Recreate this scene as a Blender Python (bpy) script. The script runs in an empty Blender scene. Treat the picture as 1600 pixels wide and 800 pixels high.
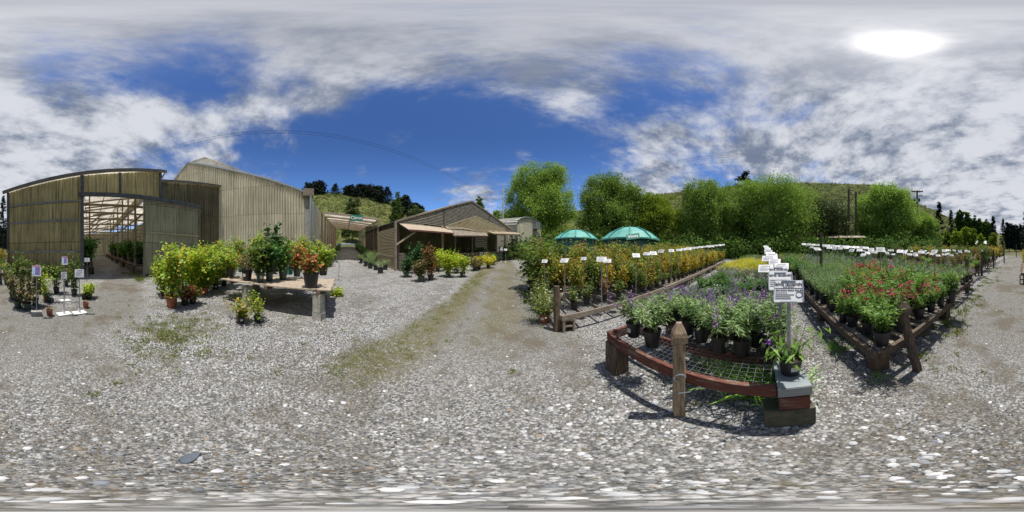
import bpy, bmesh, math, random
import numpy as np
from mathutils import Vector, Matrix
R_ = math.radians
sc = bpy.context.scene
COL = sc.collection
CAM_H = 1.6
SUN_AZ, SUN_EL = 136.0, 74.7

# ------------------------------------------------------------ camera
cam = bpy.data.cameras.new('camera')
cam.type = 'PANO'
for holder in (cam, getattr(cam, 'cycles', None)):
    if holder is not None and hasattr(holder, 'panorama_type'):
        try: holder.panorama_type = 'EQUIRECTANGULAR'
        except Exception: pass
cam.clip_start = 0.02; cam.clip_end = 3000
camo = bpy.data.objects.new('camera', cam); COL.objects.link(camo)
camo.location = (0, 0, CAM_H); camo.rotation_euler = (R_(90), 0, 0)
sc.camera = camo
sc.render.engine = 'CYCLES'
try:
    sc.cycles.max_bounces = 7; sc.cycles.diffuse_bounces = 3; sc.cycles.transmission_bounces = 3
    sc.cycles.transparent_max_bounces = 6; sc.cycles.caustics_reflective = False; sc.cycles.caustics_refractive = False
except Exception: pass

# ------------------------------------------------------------ node helpers
class NT:
    def __init__(s, nt): s.nt = nt; s.n = nt.nodes; s.l = nt.links
    def put(s, sock, v):
        if v is None: return
        if isinstance(v, bpy.types.NodeSocket): s.l.new(v, sock)
        elif isinstance(v, (tuple, list)):
            if len(v) == 3 and sock.type == 'RGBA': v = (*v, 1)
            sock.default_value = v
        else: sock.default_value = v
    def M(s, op, a, b=None, c=None, clamp=False):
        n = s.n.new('ShaderNodeMath'); n.operation = op; n.use_clamp = clamp
        for i, v in enumerate((a, b, c)): s.put(n.inputs[i], v)
        return n.outputs[0]
    def V(s, op, a, b=None, scale=None):
        n = s.n.new('ShaderNodeVectorMath'); n.operation = op
        s.put(n.inputs[0], a); s.put(n.inputs[1], b)
        if scale is not None: s.put(n.inputs['Scale'], scale)
        return n.outputs['Value'] if op in ('DOT_PRODUCT', 'LENGTH', 'DISTANCE') else n.outputs[0]
    def xyz(s, v):
        n = s.n.new('ShaderNodeSeparateXYZ'); s.put(n.inputs[0], v); return n.outputs
    def comb(s, x, y, z):
        n = s.n.new('ShaderNodeCombineXYZ')
        for i, v in enumerate((x, y, z)): s.put(n.inputs[i], v)
        return n.outputs[0]
    def noise(s, vec, scale, detail=4, rough=.5, dist=0):
        n = s.n.new('ShaderNodeTexNoise'); s.put(n.inputs['Vector'], vec)
        s.put(n.inputs['Scale'], scale); s.put(n.inputs['Detail'], detail); s.put(n.inputs['Roughness'], rough); s.put(n.inputs['Distortion'], dist)
        return n.outputs[0]
    def vor(s, vec, scale, feat='F1', rand=1):
        n = s.n.new('ShaderNodeTexVoronoi'); n.feature = feat; s.put(n.inputs['Vector'], vec)
        s.put(n.inputs['Scale'], scale); s.put(n.inputs['Randomness'], rand)
        return n.outputs
    def ramp(s, f, stops, interp='LINEAR'):
        n = s.n.new('ShaderNodeValToRGB'); n.color_ramp.interpolation = interp
        e = n.color_ramp.elements
        while len(e) > 1: e.remove(e[0])
        e[0].position = stops[0][0]; e[0].color = (*stops[0][1], 1)
        for p, c in stops[1:]:
            k = e.new(p); k.color = (*c, 1)
        s.put(n.inputs[0], f); return n.outputs[0]
    def mix(s, f, a, b, mode='MIX'):
        n = s.n.new('ShaderNodeMix'); n.data_type = 'RGBA'; n.blend_type = mode
        s.put(n.inputs[0], f); s.put(n.inputs[6], a); s.put(n.inputs[7], b); return n.outputs[2]
    def smooth(s, v, a, b):
        n = s.n.new('ShaderNodeMapRange'); n.interpolation_type = 'SMOOTHSTEP'
        s.put(n.inputs[0], v); s.put(n.inputs[1], a); s.put(n.inputs[2], b); return n.outputs[0]
    def pos(s): return s.n.new('ShaderNodeNewGeometry').outputs['Position']
    def island(s): return s.n.new('ShaderNodeNewGeometry').outputs['Random Per Island']
    def objc(s): return s.n.new('ShaderNodeTexCoord').outputs['Object']
    def objr(s): return s.n.new('ShaderNodeObjectInfo').outputs['Random']
    def bump(s, h, strength=.3, dist=.02):
        n = s.n.new('ShaderNodeBump'); s.put(n.inputs['Strength'], strength); s.put(n.inputs['Distance'], dist); s.put(n.inputs['Height'], h)
        return n.outputs[0]

def dirpx(px, py):
    a = R_((px - 800) * .225); e = R_((400 - py) * .225)
    return (math.sin(a) * math.cos(e), math.cos(a) * math.cos(e), math.sin(e))

# ------------------------------------------------------------ world: daylight sky with broken cloud
W = bpy.data.worlds.new('World'); sc.world = W; W.use_nodes = True
w = NT(W.node_tree); w.n.clear()
out = w.n.new('ShaderNodeOutputWorld'); bg = w.n.new('ShaderNodeBackground')
sky = w.n.new('ShaderNodeTexSky')
sky.sky_type = 'NISHITA'; sky.sun_disc = False
sky.sun_elevation = R_(SUN_EL); sky.sun_rotation = R_(SUN_AZ)
sky.air_density = 1.0; sky.dust_density = .4; sky.ozone_density = 2.5
d = w.n.new('ShaderNodeTexCoord').outputs['Generated']
d = w.V('NORMALIZE', d)
dx, dy, dz = w.xyz(d)
zz = w.M('ADD', w.M('MAXIMUM', dz, 0), .16)
pl = w.comb(w.M('DIVIDE', dx, zz), w.M('DIVIDE', dy, zz), 0)
# coverage: (px, py, k tightness, weight)
blobs = [(640, 270, 9, -.20), (480, 235, 16, -.16), (850, 215, 14, -.16), (350, 130, 22, -.13), (900, 300, 20, -.10), (600, 120, 14, -.10), (720, 170, 10, -.10),
         (960, 165, 24, -.16), (1240, 185, 60, -.14), (1130, 280, 30, -.08), (90, 120, 22, -.12), (1440, 180, 50, -.11), (1060, 150, 30, -.08), (200, 60, 14, -.08), (900, 50, 10, -.06),
         (235, 188, 110, .27), (180, 200, 110, .16), (40, 265, 14, .20), (325, 198, 120, .20), (400, 165, 120, .24), (500, 160, 200, .22), (340, 248, 140, .16), (450, 215, 200, .14), (620, 218, 200, .24), (745, 300, 60, .22), (700, 195, 160, .10),
         (600, 60, 14, .11), (840, 85, 18, .13), (470, 100, 30, .14), (740, 120, 40, .12), (120, 60, 20, .06), (1000, 235, 20, .20), (900, 150, 60, .10), (1560, 290, 7, .26), (1200, 245, 50, .14), (1350, 90, 7, .20), (1380, 200, 12, .08), (880, 165, 90, .16), (570, 108, 90, .15), (690, 255, 200, .13), (560, 262, 260, .15), (130, 175, 120, .10), (820, 250, 160, .12)]
cov = .030
for px, py, k, wt in blobs:
    dp = w.V('DOT_PRODUCT', d, dirpx(px, py))
    e = w.M('EXPONENT', w.M('MULTIPLY', w.M('SUBTRACT', dp, 1), k))
    cov = w.M('MULTIPLY_ADD', e, wt, cov)
n1 = w.noise(pl, 1.55, 11, .60, .10)
n2 = w.noise(w.V('MULTIPLY', pl, (1.0, 1.4, 1)), 5.2, 11, .64, .05)
f = w.M('ADD', w.M('MULTIPLY', n1, .55), w.M('MULTIPLY', n2, .45))
f = w.M('ADD', f, cov)
dens = w.M('POWER', w.smooth(f, .38, .66), 1.25)
thick = w.smooth(w.M('ADD', w.noise(w.V('ADD', w.V('MULTIPLY', pl, (1.0, 1.3, 1)), (3.1, 7.7, 0)), 3.0, 11, .64, .08), w.M('MULTIPLY', cov, .25)), .38, .66)
ccol = w.mix(thick, (1.2, 1.5, 2.15), (4.5, 4.65, 5.05))
# low haze and heavier grey toward the zenith
zen = w.smooth(dz, .80, 1.0)
ccol = w.mix(w.M('MULTIPLY', zen, .55), ccol, (2.3, 2.4, 2.8))
sundot = w.V('DOT_PRODUCT', d, (math.sin(R_(SUN_AZ)) * math.cos(R_(SUN_EL)), math.cos(R_(SUN_AZ)) * math.cos(R_(SUN_EL)), math.sin(R_(SUN_EL))))
skyc = w.mix(1.0, sky.outputs[0], w.mix(w.smooth(dz, .12, .7), (.72, 1.02, 1.38), (.36, .53, .80)), 'MULTIPLY')
col = w.mix(dens, skyc, ccol)
au = w.M('EXPONENT', w.M('MULTIPLY', w.M('SUBTRACT', sundot, 1), 30))
au2 = w.M('EXPONENT', w.M('MULTIPLY', w.M('SUBTRACT', sundot, 1), 620))
col = w.mix(1.0, col, w.mix(au, (0, 0, 0), (1.9, 1.85, 1.75)), 'ADD')
col = w.mix(1.0, col, w.mix(au2, (0, 0, 0), (11, 10.4, 9.5)), 'ADD')
w.l.new(col, bg.inputs[0]); bg.inputs[1].default_value = .125
w.l.new(bg.outputs[0], out.inputs[0])

sun = bpy.data.lights.new('sun', 'SUN'); sun.energy = 4.0; sun.angle = R_(.6); sun.color = (1, .955, .88)
suno = bpy.data.objects.new('sun', sun); COL.objects.link(suno)
sv = Vector((math.sin(R_(SUN_AZ)) * math.cos(R_(SUN_EL)), math.cos(R_(SUN_AZ)) * math.cos(R_(SUN_EL)), math.sin(R_(SUN_EL))))
suno.rotation_euler = sv.to_track_quat('Z', 'Y').to_euler()
suno.location = (0, 0, 60)
vs = sc.view_settings
vs.view_transform = 'Standard'
try: vs.look = 'None'
except Exception: pass
vs.exposure = 0.28; vs.gamma = 1.0; vs.use_curve_mapping = False

# ------------------------------------------------------------ terrain
SL = .055
def T(x, y):
    r = math.hypot(x, y); t = SL * (math.sqrt(r * r + 9) - 3)
    if r > 12:
        a = math.degrees(math.atan2(x, y)); dd = (a + 58 + 180) % 360 - 180
        t += .06 * (r - 12) * math.exp(-(dd / 9) ** 2)
    return t
def ray(px): a = R_((px - 800) * .225); return math.sin(a), math.cos(a)
def tane(py): return math.tan(R_((400 - py) * .225))
def G(px, py, h=0, rmax=70):
    sx, cy = ray(px); te = tane(py); r = .2
    while r < rmax:
        if CAM_H + te * r <= T(r * sx, r * cy) + h: break
        r += .01
    return Vector((r * sx, r * cy, T(r * sx, r * cy) + h))
def P(px, py, r):
    sx, cy = ray(px); return Vector((r * sx, r * cy, CAM_H + r * tane(py)))
def PG(px, r):
    sx, cy = ray(px); return Vector((r * sx, r * cy, T(r * sx, r * cy)))

# ------------------------------------------------------------ mesh helpers
class MB:
    def __init__(s): s.v = []; s.f = []; s.m = []
    def add(s, vs_, fs, mi=0):
        o = len(s.v); s.v += [tuple(v) for v in vs_]; s.f += [tuple(i + o for i in f) for f in fs]; s.m += [mi] * len(fs)
    def box(s, c, size, rot=None, mi=0):
        hx, hy, hz = size[0] / 2, size[1] / 2, size[2] / 2
        vs_ = [Vector((x * hx, y * hy, z * hz)) for x in (-1, 1) for y in (-1, 1) for z in (-1, 1)]
        if rot is not None: vs_ = [rot @ v for v in vs_]
        c = Vector(c)
        s.add([v + c for v in vs_], [(0, 1, 3, 2), (4, 6, 7, 5), (0, 4, 5, 1), (2, 3, 7, 6), (0, 2, 6, 4), (1, 5, 7, 3)], mi)
        return s
    def beam(s, a, b, wd, h, mi=0, up=(0, 0, 1)):
        a, b = Vector(a), Vector(b); d = (b - a); L = d.length
        if L < 1e-6: return s
        d /= L; u = Vector(up)
        if abs(d.dot(u)) > .98: u = Vector((1, 0, 0))
        sd = d.cross(u).normalized(); u = sd.cross(d).normalized()
        rot = Matrix((d, sd, u)).transposed()
        return s.box((a + b) / 2, (L, wd, h), rot, mi)
    def tube(s, pts, rad, seg=6, mi=0, cap=True):
        pts = [Vector(p) for p in pts]; n = len(pts)
        if not hasattr(rad, '__len__'): rad = [rad] * n
        vs_ = []
        for i, p in enumerate(pts):
            t = (pts[min(i + 1, n - 1)] - pts[max(i - 1, 0)])
            t = t.normalized() if t.length > 1e-9 else Vector((0, 0, 1))
            u = Vector((0, 0, 1)) if abs(t.z) < .9 else Vector((1, 0, 0))
            a = t.cross(u).normalized(); b = t.cross(a)
            for k in range(seg):
                an = 2 * math.pi * k / seg
                vs_.append(p + a * (math.cos(an) * rad[i]) + b * (math.sin(an) * rad[i]))
        fs = [(i * seg + k, i * seg + (k + 1) % seg, (i + 1) * seg + (k + 1) % seg, (i + 1) * seg + k) for i in range(n - 1) for k in range(seg)]
        if cap: fs += [tuple(range(seg))[::-1], tuple((n - 1) * seg + k for k in range(seg))]
        s.add(vs_, fs, mi); return s
    def lathe(s, prof, seg=20, c=(0, 0, 0), mi=0):
        vs_ = []; c = Vector(c)
        for r, z in prof:
            for k in range(seg):
                an = 2 * math.pi * k / seg; vs_.append(c + Vector((r * math.cos(an), r * math.sin(an), z)))
        fs = [(i * seg + k, i * seg + (k + 1) % seg, (i + 1) * seg + (k + 1) % seg, (i + 1) * seg + k) for i in range(len(prof) - 1) for k in range(seg)]
        s.add(vs_, fs, mi); return s
    def poly(s, pts, thick=0, mi=0):
        pts = [Vector(p) for p in pts]; n = len(pts)
        if thick:
            nrm = (pts[1] - pts[0]).cross(pts[2] - pts[0]).normalized() * thick
            s.add(pts + [p - nrm for p in pts], [tuple(range(n)), tuple(range(2 * n - 1, n - 1, -1))] + [(i, n + i, n + (i + 1) % n, (i + 1) % n) for i in range(n)], mi)
        else: s.add(pts, [tuple(range(n))], mi)
        return s
    def build(s, name, mat, parent=None, loc=None, smooth=False, inv=None):
        me = bpy.data.meshes.new(name)
        vs_ = s.v
        if inv is not None: vs_ = [tuple(inv @ Vector(v)) for v in vs_]
        me.from_pydata(vs_, [], s.f)
        mats = mat if isinstance(mat, (list, tuple)) else [mat]
        for m in mats: me.materials.append(m)
        if len(mats) > 1: me.polygons.foreach_set('material_index', s.m)
        if smooth: me.polygons.foreach_set('use_smooth', [True] * len(me.polygons))
        me.update()
        o = bpy.data.objects.new(name, me); COL.objects.link(o)
        if parent is not None: o.parent = parent
        if loc is not None: o.location = loc
        return o

def npmesh(name, V, nper, mat, parent=None, midx=None):
    """V: (n*nper,3) array, every face has nper verts of its own"""
    n = len(V) // nper
    me = bpy.data.meshes.new(name)
    me.vertices.add(len(V)); me.vertices.foreach_set('co', np.ascontiguousarray(V, dtype=np.float32).ravel())
    me.loops.add(len(V)); me.loops.foreach_set('vertex_index', np.arange(len(V), dtype=np.int32))
    me.polygons.add(n)
    me.polygons.foreach_set('loop_start', np.arange(0, len(V), nper, dtype=np.int32))
    me.polygons.foreach_set('loop_total', np.full(n, nper, dtype=np.int32))
    mats = mat if isinstance(mat, (list, tuple)) else [mat]
    for m in mats: me.materials.append(m)
    if midx is not None: me.polygons.foreach_set('material_index', midx.astype(np.int32))
    me.update(calc_edges=True)
    o = bpy.data.objects.new(name, me); COL.objects.link(o)
    if parent is not None: o.parent = parent
    return o

def npmesh_faces(name, V, F, mat, parent=None, smooth=False):
    """V (n,3), F (m,k) constant k, shared verts"""
    k = F.shape[1]; me = bpy.data.meshes.new(name)
    me.vertices.add(len(V)); me.vertices.foreach_set('co', np.ascontiguousarray(V, dtype=np.float32).ravel())
    me.loops.add(F.size); me.loops.foreach_set('vertex_index', F.astype(np.int32).ravel())
    me.polygons.add(len(F))
    me.polygons.foreach_set('loop_start', np.arange(0, F.size, k, dtype=np.int32))
    me.polygons.foreach_set('loop_total', np.full(len(F), k, dtype=np.int32))
    mats = mat if isinstance(mat, (list, tuple)) else [mat]
    for m in mats: me.materials.append(m)
    if smooth: me.polygons.foreach_set('use_smooth', np.ones(len(F), dtype=bool))
    me.update(calc_edges=True)
    o = bpy.data.objects.new(name, me); COL.objects.link(o)
    if parent is not None: o.parent = parent
    return o

def tag(o, label=None, cat=None, group=None, kind=None):
    if label: o['label'] = label
    if cat: o['category'] = cat
    if group: o['group'] = group
    if kind: o['kind'] = kind
    return o
def thing(name, label, cat, loc=(0, 0, 0), rz=0, group=None):
    o = bpy.data.objects.new(name, None); o.empty_display_size = .1; COL.objects.link(o)
    o.location = loc; o.rotation_euler = (0, 0, rz)
    return tag(o, label, cat, group)
CH = {}
def kids(o):
    if o.name not in CH: CH[o.name] = list(o.children)
    return CH[o.name]
def dup(root, loc, rz=0, label=None, group=None, scale=1, tilt=(0, 0)):
    r = root.copy(); COL.objects.link(r); r.location = loc; r.rotation_euler = (tilt[0], tilt[1], rz)
    r.scale = (scale,) * 3 if not hasattr(scale, '__len__') else scale
    if label: r['label'] = label
    if group: r['group'] = group
    for ch in kids(root):
        c = ch.copy(); COL.objects.link(c); c.parent = r
        for g in kids(ch):
            q = g.copy(); COL.objects.link(q); q.parent = c
    return r

# ------------------------------------------------------------ materials
def new_mat(name):
    m = bpy.data.materials.new(name); m.use_nodes = True; t = NT(m.node_tree)
    return m, t, t.n['Principled BSDF']
def plain(name, c, rough=.6, c2=None, sc_=6, bump=0, metal=0, spec=None, vec=(1, 1, 1), rnd=0, dist=.004):
    m, t, b = new_mat(name)
    v = t.V('MULTIPLY', t.objc(), vec)
    nz = t.noise(v, sc_, 6, .6)
    if c2 is None: c2 = tuple(x * .72 for x in c)
    cc = t.mix(t.smooth(nz, .35, .68), c, c2)
    if rnd:
        k = t.M('MULTIPLY_ADD', t.objr(), 2 * rnd, 1 - rnd)
        cc = t.mix(1.0, cc, t.comb(k, k, k), 'MULTIPLY')
    t.put(b.inputs['Base Color'], cc); b.inputs['Roughness'].default_value = rough; b.inputs['Metallic'].default_value = metal
    if spec is not None: b.inputs['Specular IOR Level'].default_value = spec
    if bump: t.put(b.inputs['Normal'], t.bump(nz, bump, dist))
    return m
def wood(name, c, c2, grain=(1.5, 22, 22), rough=.85, stain=.4, peel=None):
    m, t, b = new_mat(name)
    v = t.objc()
    g = t.noise(t.V('MULTIPLY', v, grain), 3.2, 7, .68, .6)
    s = t.noise(v, 2.3, 5, .6)
    cc = t.mix(t.smooth(g, .34, .66), c, c2)
    cc = t.mix(t.M('MULTIPLY', t.smooth(s, .45, .7), stain), cc, tuple(x * .35 for x in c2))
    if peel: cc = t.mix(t.smooth(t.noise(t.V('MULTIPLY', v, tuple(x ** .5 for x in grain)), 5, 6, .7), .54, .62), cc, peel)
    t.put(b.inputs['Base Color'], cc); b.inputs['Roughness'].default_value = rough
    t.put(b.inputs['Normal'], t.bump(g, .7, .008))
    return m
def leaf(name, cols, trans=.32, rough=.5, rnd=.18, spec=.35):
    m, t, b = new_mat(name)
    n = len(cols)
    cc = t.ramp(t.island(), [(i / n, c) for i, c in enumerate(cols)], 'CONSTANT')
    k = t.M('MULTIPLY_ADD', t.objr(), 2 * rnd, 1 - rnd)
    j = t.M('MULTIPLY_ADD', t.noise(t.objc(), 9, 2), .8, .6)
    k = t.M('MULTIPLY', k, j)
    cc = t.mix(1.0, cc, t.comb(k, k, k), 'MULTIPLY')
    t.put(b.inputs['Base Color'], cc); b.inputs['Roughness'].default_value = rough; b.inputs['Specular IOR Level'].default_value = spec
    if trans:
        tr = t.n.new('ShaderNodeBsdfTranslucent'); t.put(tr.inputs[0], t.mix(1.0, cc, (1.25, 1.3, .85), 'MULTIPLY'))
        mx = t.n.new('ShaderNodeMixShader'); mx.inputs[0].default_value = trans
        t.l.new(b.outputs[0], mx.inputs[1]); t.l.new(tr.outputs[0], mx.inputs[2])
        t.l.new(mx.outputs[0], t.n['Material Output'].inputs[0])
    return m
def panel_mat(name, c, c2, dark, trans=.25, zst=None, streak=4.0):
    """weathered translucent fibreglass"""
    m, t, b = new_mat(name)
    v = t.objc()
    a = t.noise(t.V('MULTIPLY', v, (streak, streak, .12)), 2.5, 6, .65)
    g = t.noise(v, .6, 5, .6)
    s = t.noise(t.V('MULTIPLY', v, (9, 9, .5)), 1.7, 5, .7)
    cc = t.mix(t.smooth(g, .35, .65), c, c2)
    cc = t.mix(t.M('MULTIPLY', t.smooth(a, .48, .68), .75), cc, dark)
    cc = t.mix(t.M('MULTIPLY', t.smooth(s, .5, .72), .55), cc, dark)
    wn = t.n.new('ShaderNodeTexWhiteNoise'); X, Y, Z = t.xyz(v)
    t.put(wn.inputs['Vector'], t.comb(t.M('FLOOR', t.M('MULTIPLY', X, 1.12)), t.M('FLOOR', t.M('MULTIPLY', Y, 1.12)), t.M('FLOOR', t.M('MULTIPLY', Z, .42))))
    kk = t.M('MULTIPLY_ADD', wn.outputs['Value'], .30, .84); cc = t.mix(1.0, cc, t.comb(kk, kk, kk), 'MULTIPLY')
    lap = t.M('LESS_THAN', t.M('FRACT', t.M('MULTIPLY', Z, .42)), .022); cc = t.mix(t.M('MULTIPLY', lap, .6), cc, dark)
    if zst:
        z = t.xyz(v)[2]
        for z0, z1, k in zst:
            zz_ = t.M('ADD', z, t.M('MULTIPLY', t.M('SUBTRACT', a, .5), 1.6))
            f_ = t.M('MULTIPLY', t.M('SUBTRACT', 1, t.smooth(zz_, z0, z1)), k)
            cc = t.mix(f_, cc, dark)
    t.put(b.inputs['Base Color'], cc); b.inputs['Roughness'].default_value = .62; b.inputs['Specular IOR Level'].default_value = .25
    tr = t.n.new('ShaderNodeBsdfTranslucent'); t.put(tr.inputs[0], cc)
    mx = t.n.new('ShaderNodeMixShader'); mx.inputs[0].default_value = trans
    t.l.new(b.outputs[0], mx.inputs[1]); t.l.new(tr.outputs[0], mx.inputs[2])
    t.l.new(mx.outputs[0], t.n['Material Output'].inputs[0])
    return m

ORD = ['first', 'second', 'third', 'fourth', 'fifth', 'sixth', 'seventh', 'eighth', 'ninth', 'tenth', 'eleventh', 'twelfth']
def od(i): return ORD[i] if i < 12 else f'{i + 1}' + ('st' if (i + 1) % 10 == 1 else 'nd' if (i + 1) % 10 == 2 else 'rd' if (i + 1) % 10 == 3 else 'th')
MT = {}
MT['wood_grey'] = wood('weathered_wood', (.34, .29, .23), (.17, .14, .11))
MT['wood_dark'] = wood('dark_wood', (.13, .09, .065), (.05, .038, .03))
MT['wood_red'] = wood('red_stained_wood', (.22, .07, .045), (.085, .03, .022), grain=(26, 1.6, 26), peel=(.20, .15, .12), stain=.5)
MT['wood_brown'] = wood('brown_wood', (.22, .15, .10), (.10, .07, .05))
MT['wood_post'] = wood('post_wood', (.50, .38, .26), (.20, .145, .095), grain=(20, 20, 1.6))
MT['wood_darkpost'] = wood('dark_post_wood', (.20, .145, .10), (.045, .034, .026), grain=(20, 20, 1.6))
MT['wood_pale'] = wood('pale_plank_wood', (.52, .43, .34), (.34, .27, .20), grain=(2, 14, 14), stain=.15)
MT['lath'] = wood('lath_wood', (.62, .53, .34), (.40, .33, .20), stain=.3)
MT['lath_grey'] = wood('grey_lath_wood', (.42, .405, .365), (.20, .19, .17), stain=.45)
MT['frame_wood'] = wood('frame_wood', (.45, .36, .26), (.26, .20, .14))
MT['frame_grey'] = plain('grey_painted_frame', (.15, .15, .145), .6, (.08, .08, .075))
MT['fibre'] = panel_mat('fibreglass_olive', (.68, .60, .34), (.52, .46, .26), (.10, .09, .06), .45, zst=[(0.7, 1.9, .85)], streak=3.5)
MT['fibre_d'] = panel_mat('fibreglass_door', (.64, .61, .42), (.55, .52, .34), (.12, .11, .07), .3)
MT['fibre_dark'] = panel_mat('fibreglass_shaded', (.27, .235, .14), (.19, .165, .10), (.05, .045, .03), .2)  # darker copy of the olive panels, the wall's shade put into its colour
MT['fibre2'] = panel_mat('fibreglass_cream', (.78, .74, .61), (.66, .62, .49), (.34, .31, .23), .32, zst=[(1.0, 2.0, .4)])
MT['roofpanel'] = panel_mat('roof_panel', (.90, .88, .83), (.82, .79, .72), (.55, .5, .42), .72, streak=.6)
MT['metal_roof'] = plain('weathered_metal_roof', (.42, .42, .38), .55, (.26, .26, .22), 2.0, .1, metal=.3)
MT['sheet'] = plain('pale_sheet_metal', (.30, .335, .35), .5, (.22, .25, .27), 6, .05, metal=.3)
MT['galv'] = plain('galvanised_steel', (.42, .46, .50), .4, (.30, .34, .37), 14, .05, metal=.6)
MT['meshwire'] = plain('mesh_wire', (.16, .17, .18), .5, (.10, .10, .11), metal=.4)
MT['wire'] = plain('wire', (.30, .31, .32), .5, (.2, .2, .2), metal=.7)
MT['cable'] = plain('cable', (.03, .03, .035), .6)
MT['concrete'] = plain('concrete_block', (.42, .41, .38), .9, (.27, .26, .23), 9, .5)
MT['mossblock'] = plain('mossy_block', (.13, .115, .09), .95, (.06, .07, .035), 11, .5)
MT['brick'] = plain('old_stacked_block', (.20, .17, .14), .95, (.09, .07, .06), 7, .5)
MT['black_pot'] = plain('black_pot', (.022, .023, .026), .42, (.03, .03, .032), 20, rnd=.25)
MT['green_pot'] = plain('green_pot', (.045, .09, .075), .45, (.03, .06, .05), 10)
MT['terra'] = plain('terracotta_pot', (.36, .12, .06), .7, (.26, .08, .045), 10)
MT['teal_pot'] = plain('teal_pot', (.03, .28, .30), .45, (.02, .2, .22), 10)
MT['soil'] = plain('soil', (.06, .042, .03), .98, (.03, .02, .015), 40, .8, dist=.01)
MT['stem'] = plain('stem', (.16, .12, .06), .8, (.09, .10, .04), 20)
MT['cane'] = plain('cane', (.42, .30, .14), .7, (.30, .2, .1), 20)
MT['white'] = plain('white_sheet', (.66, .67, .68), .5, (.50, .52, .55), 8, rnd=.12)
MT['sign_white'] = plain('sign_white', (.84, .85, .86), .45, (.78, .79, .80), 8)
MT['ink'] = plain('ink', (.09, .09, .10), .7)
MT['sticker'] = plain('sticker', (.75, .75, .72), .6)
MT['orange_tag'] = plain('orange_tag', (.75, .33, .03), .5)
MT['green_sign'] = plain('green_sign', (.015, .20, .15), .5, (.012, .16, .12), 3)
MT['letter'] = plain('letter_white', (.85, .85, .83), .5, (.8, .8, .8))
MT['bluepic'] = plain('photo_print', (.12, .12, .45), .4, (.45, .25, .5), 22)
MT['pinkbar'] = plain('photo_heading', (.62, .33, .36), .4)
MT['palesky'] = plain('photo_pale', (.45, .62, .78), .4, (.6, .72, .8), 12)
MT['tankgreen'] = plain('tank_roof', (.16, .46, .40), .5, (.11, .36, .31), 1.2)
MT['tankrib'] = plain('tank_rib', (.07, .28, .24), .6)
MT['tankbody'] = plain('tank_body', (.02, .12, .10), .5, (.015, .09, .08), 2)
MT['plastic_pipe'] = plain('pipe', (.55, .55, .52), .5)
MT['bark'] = wood('bark', (.16, .12, .09), (.07, .05, .04), grain=(10, 10, 2))
MT['slate'] = plain('slate_stone', (.10, .12, .15), .7, (.07, .08, .10), 12, .3)
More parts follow.
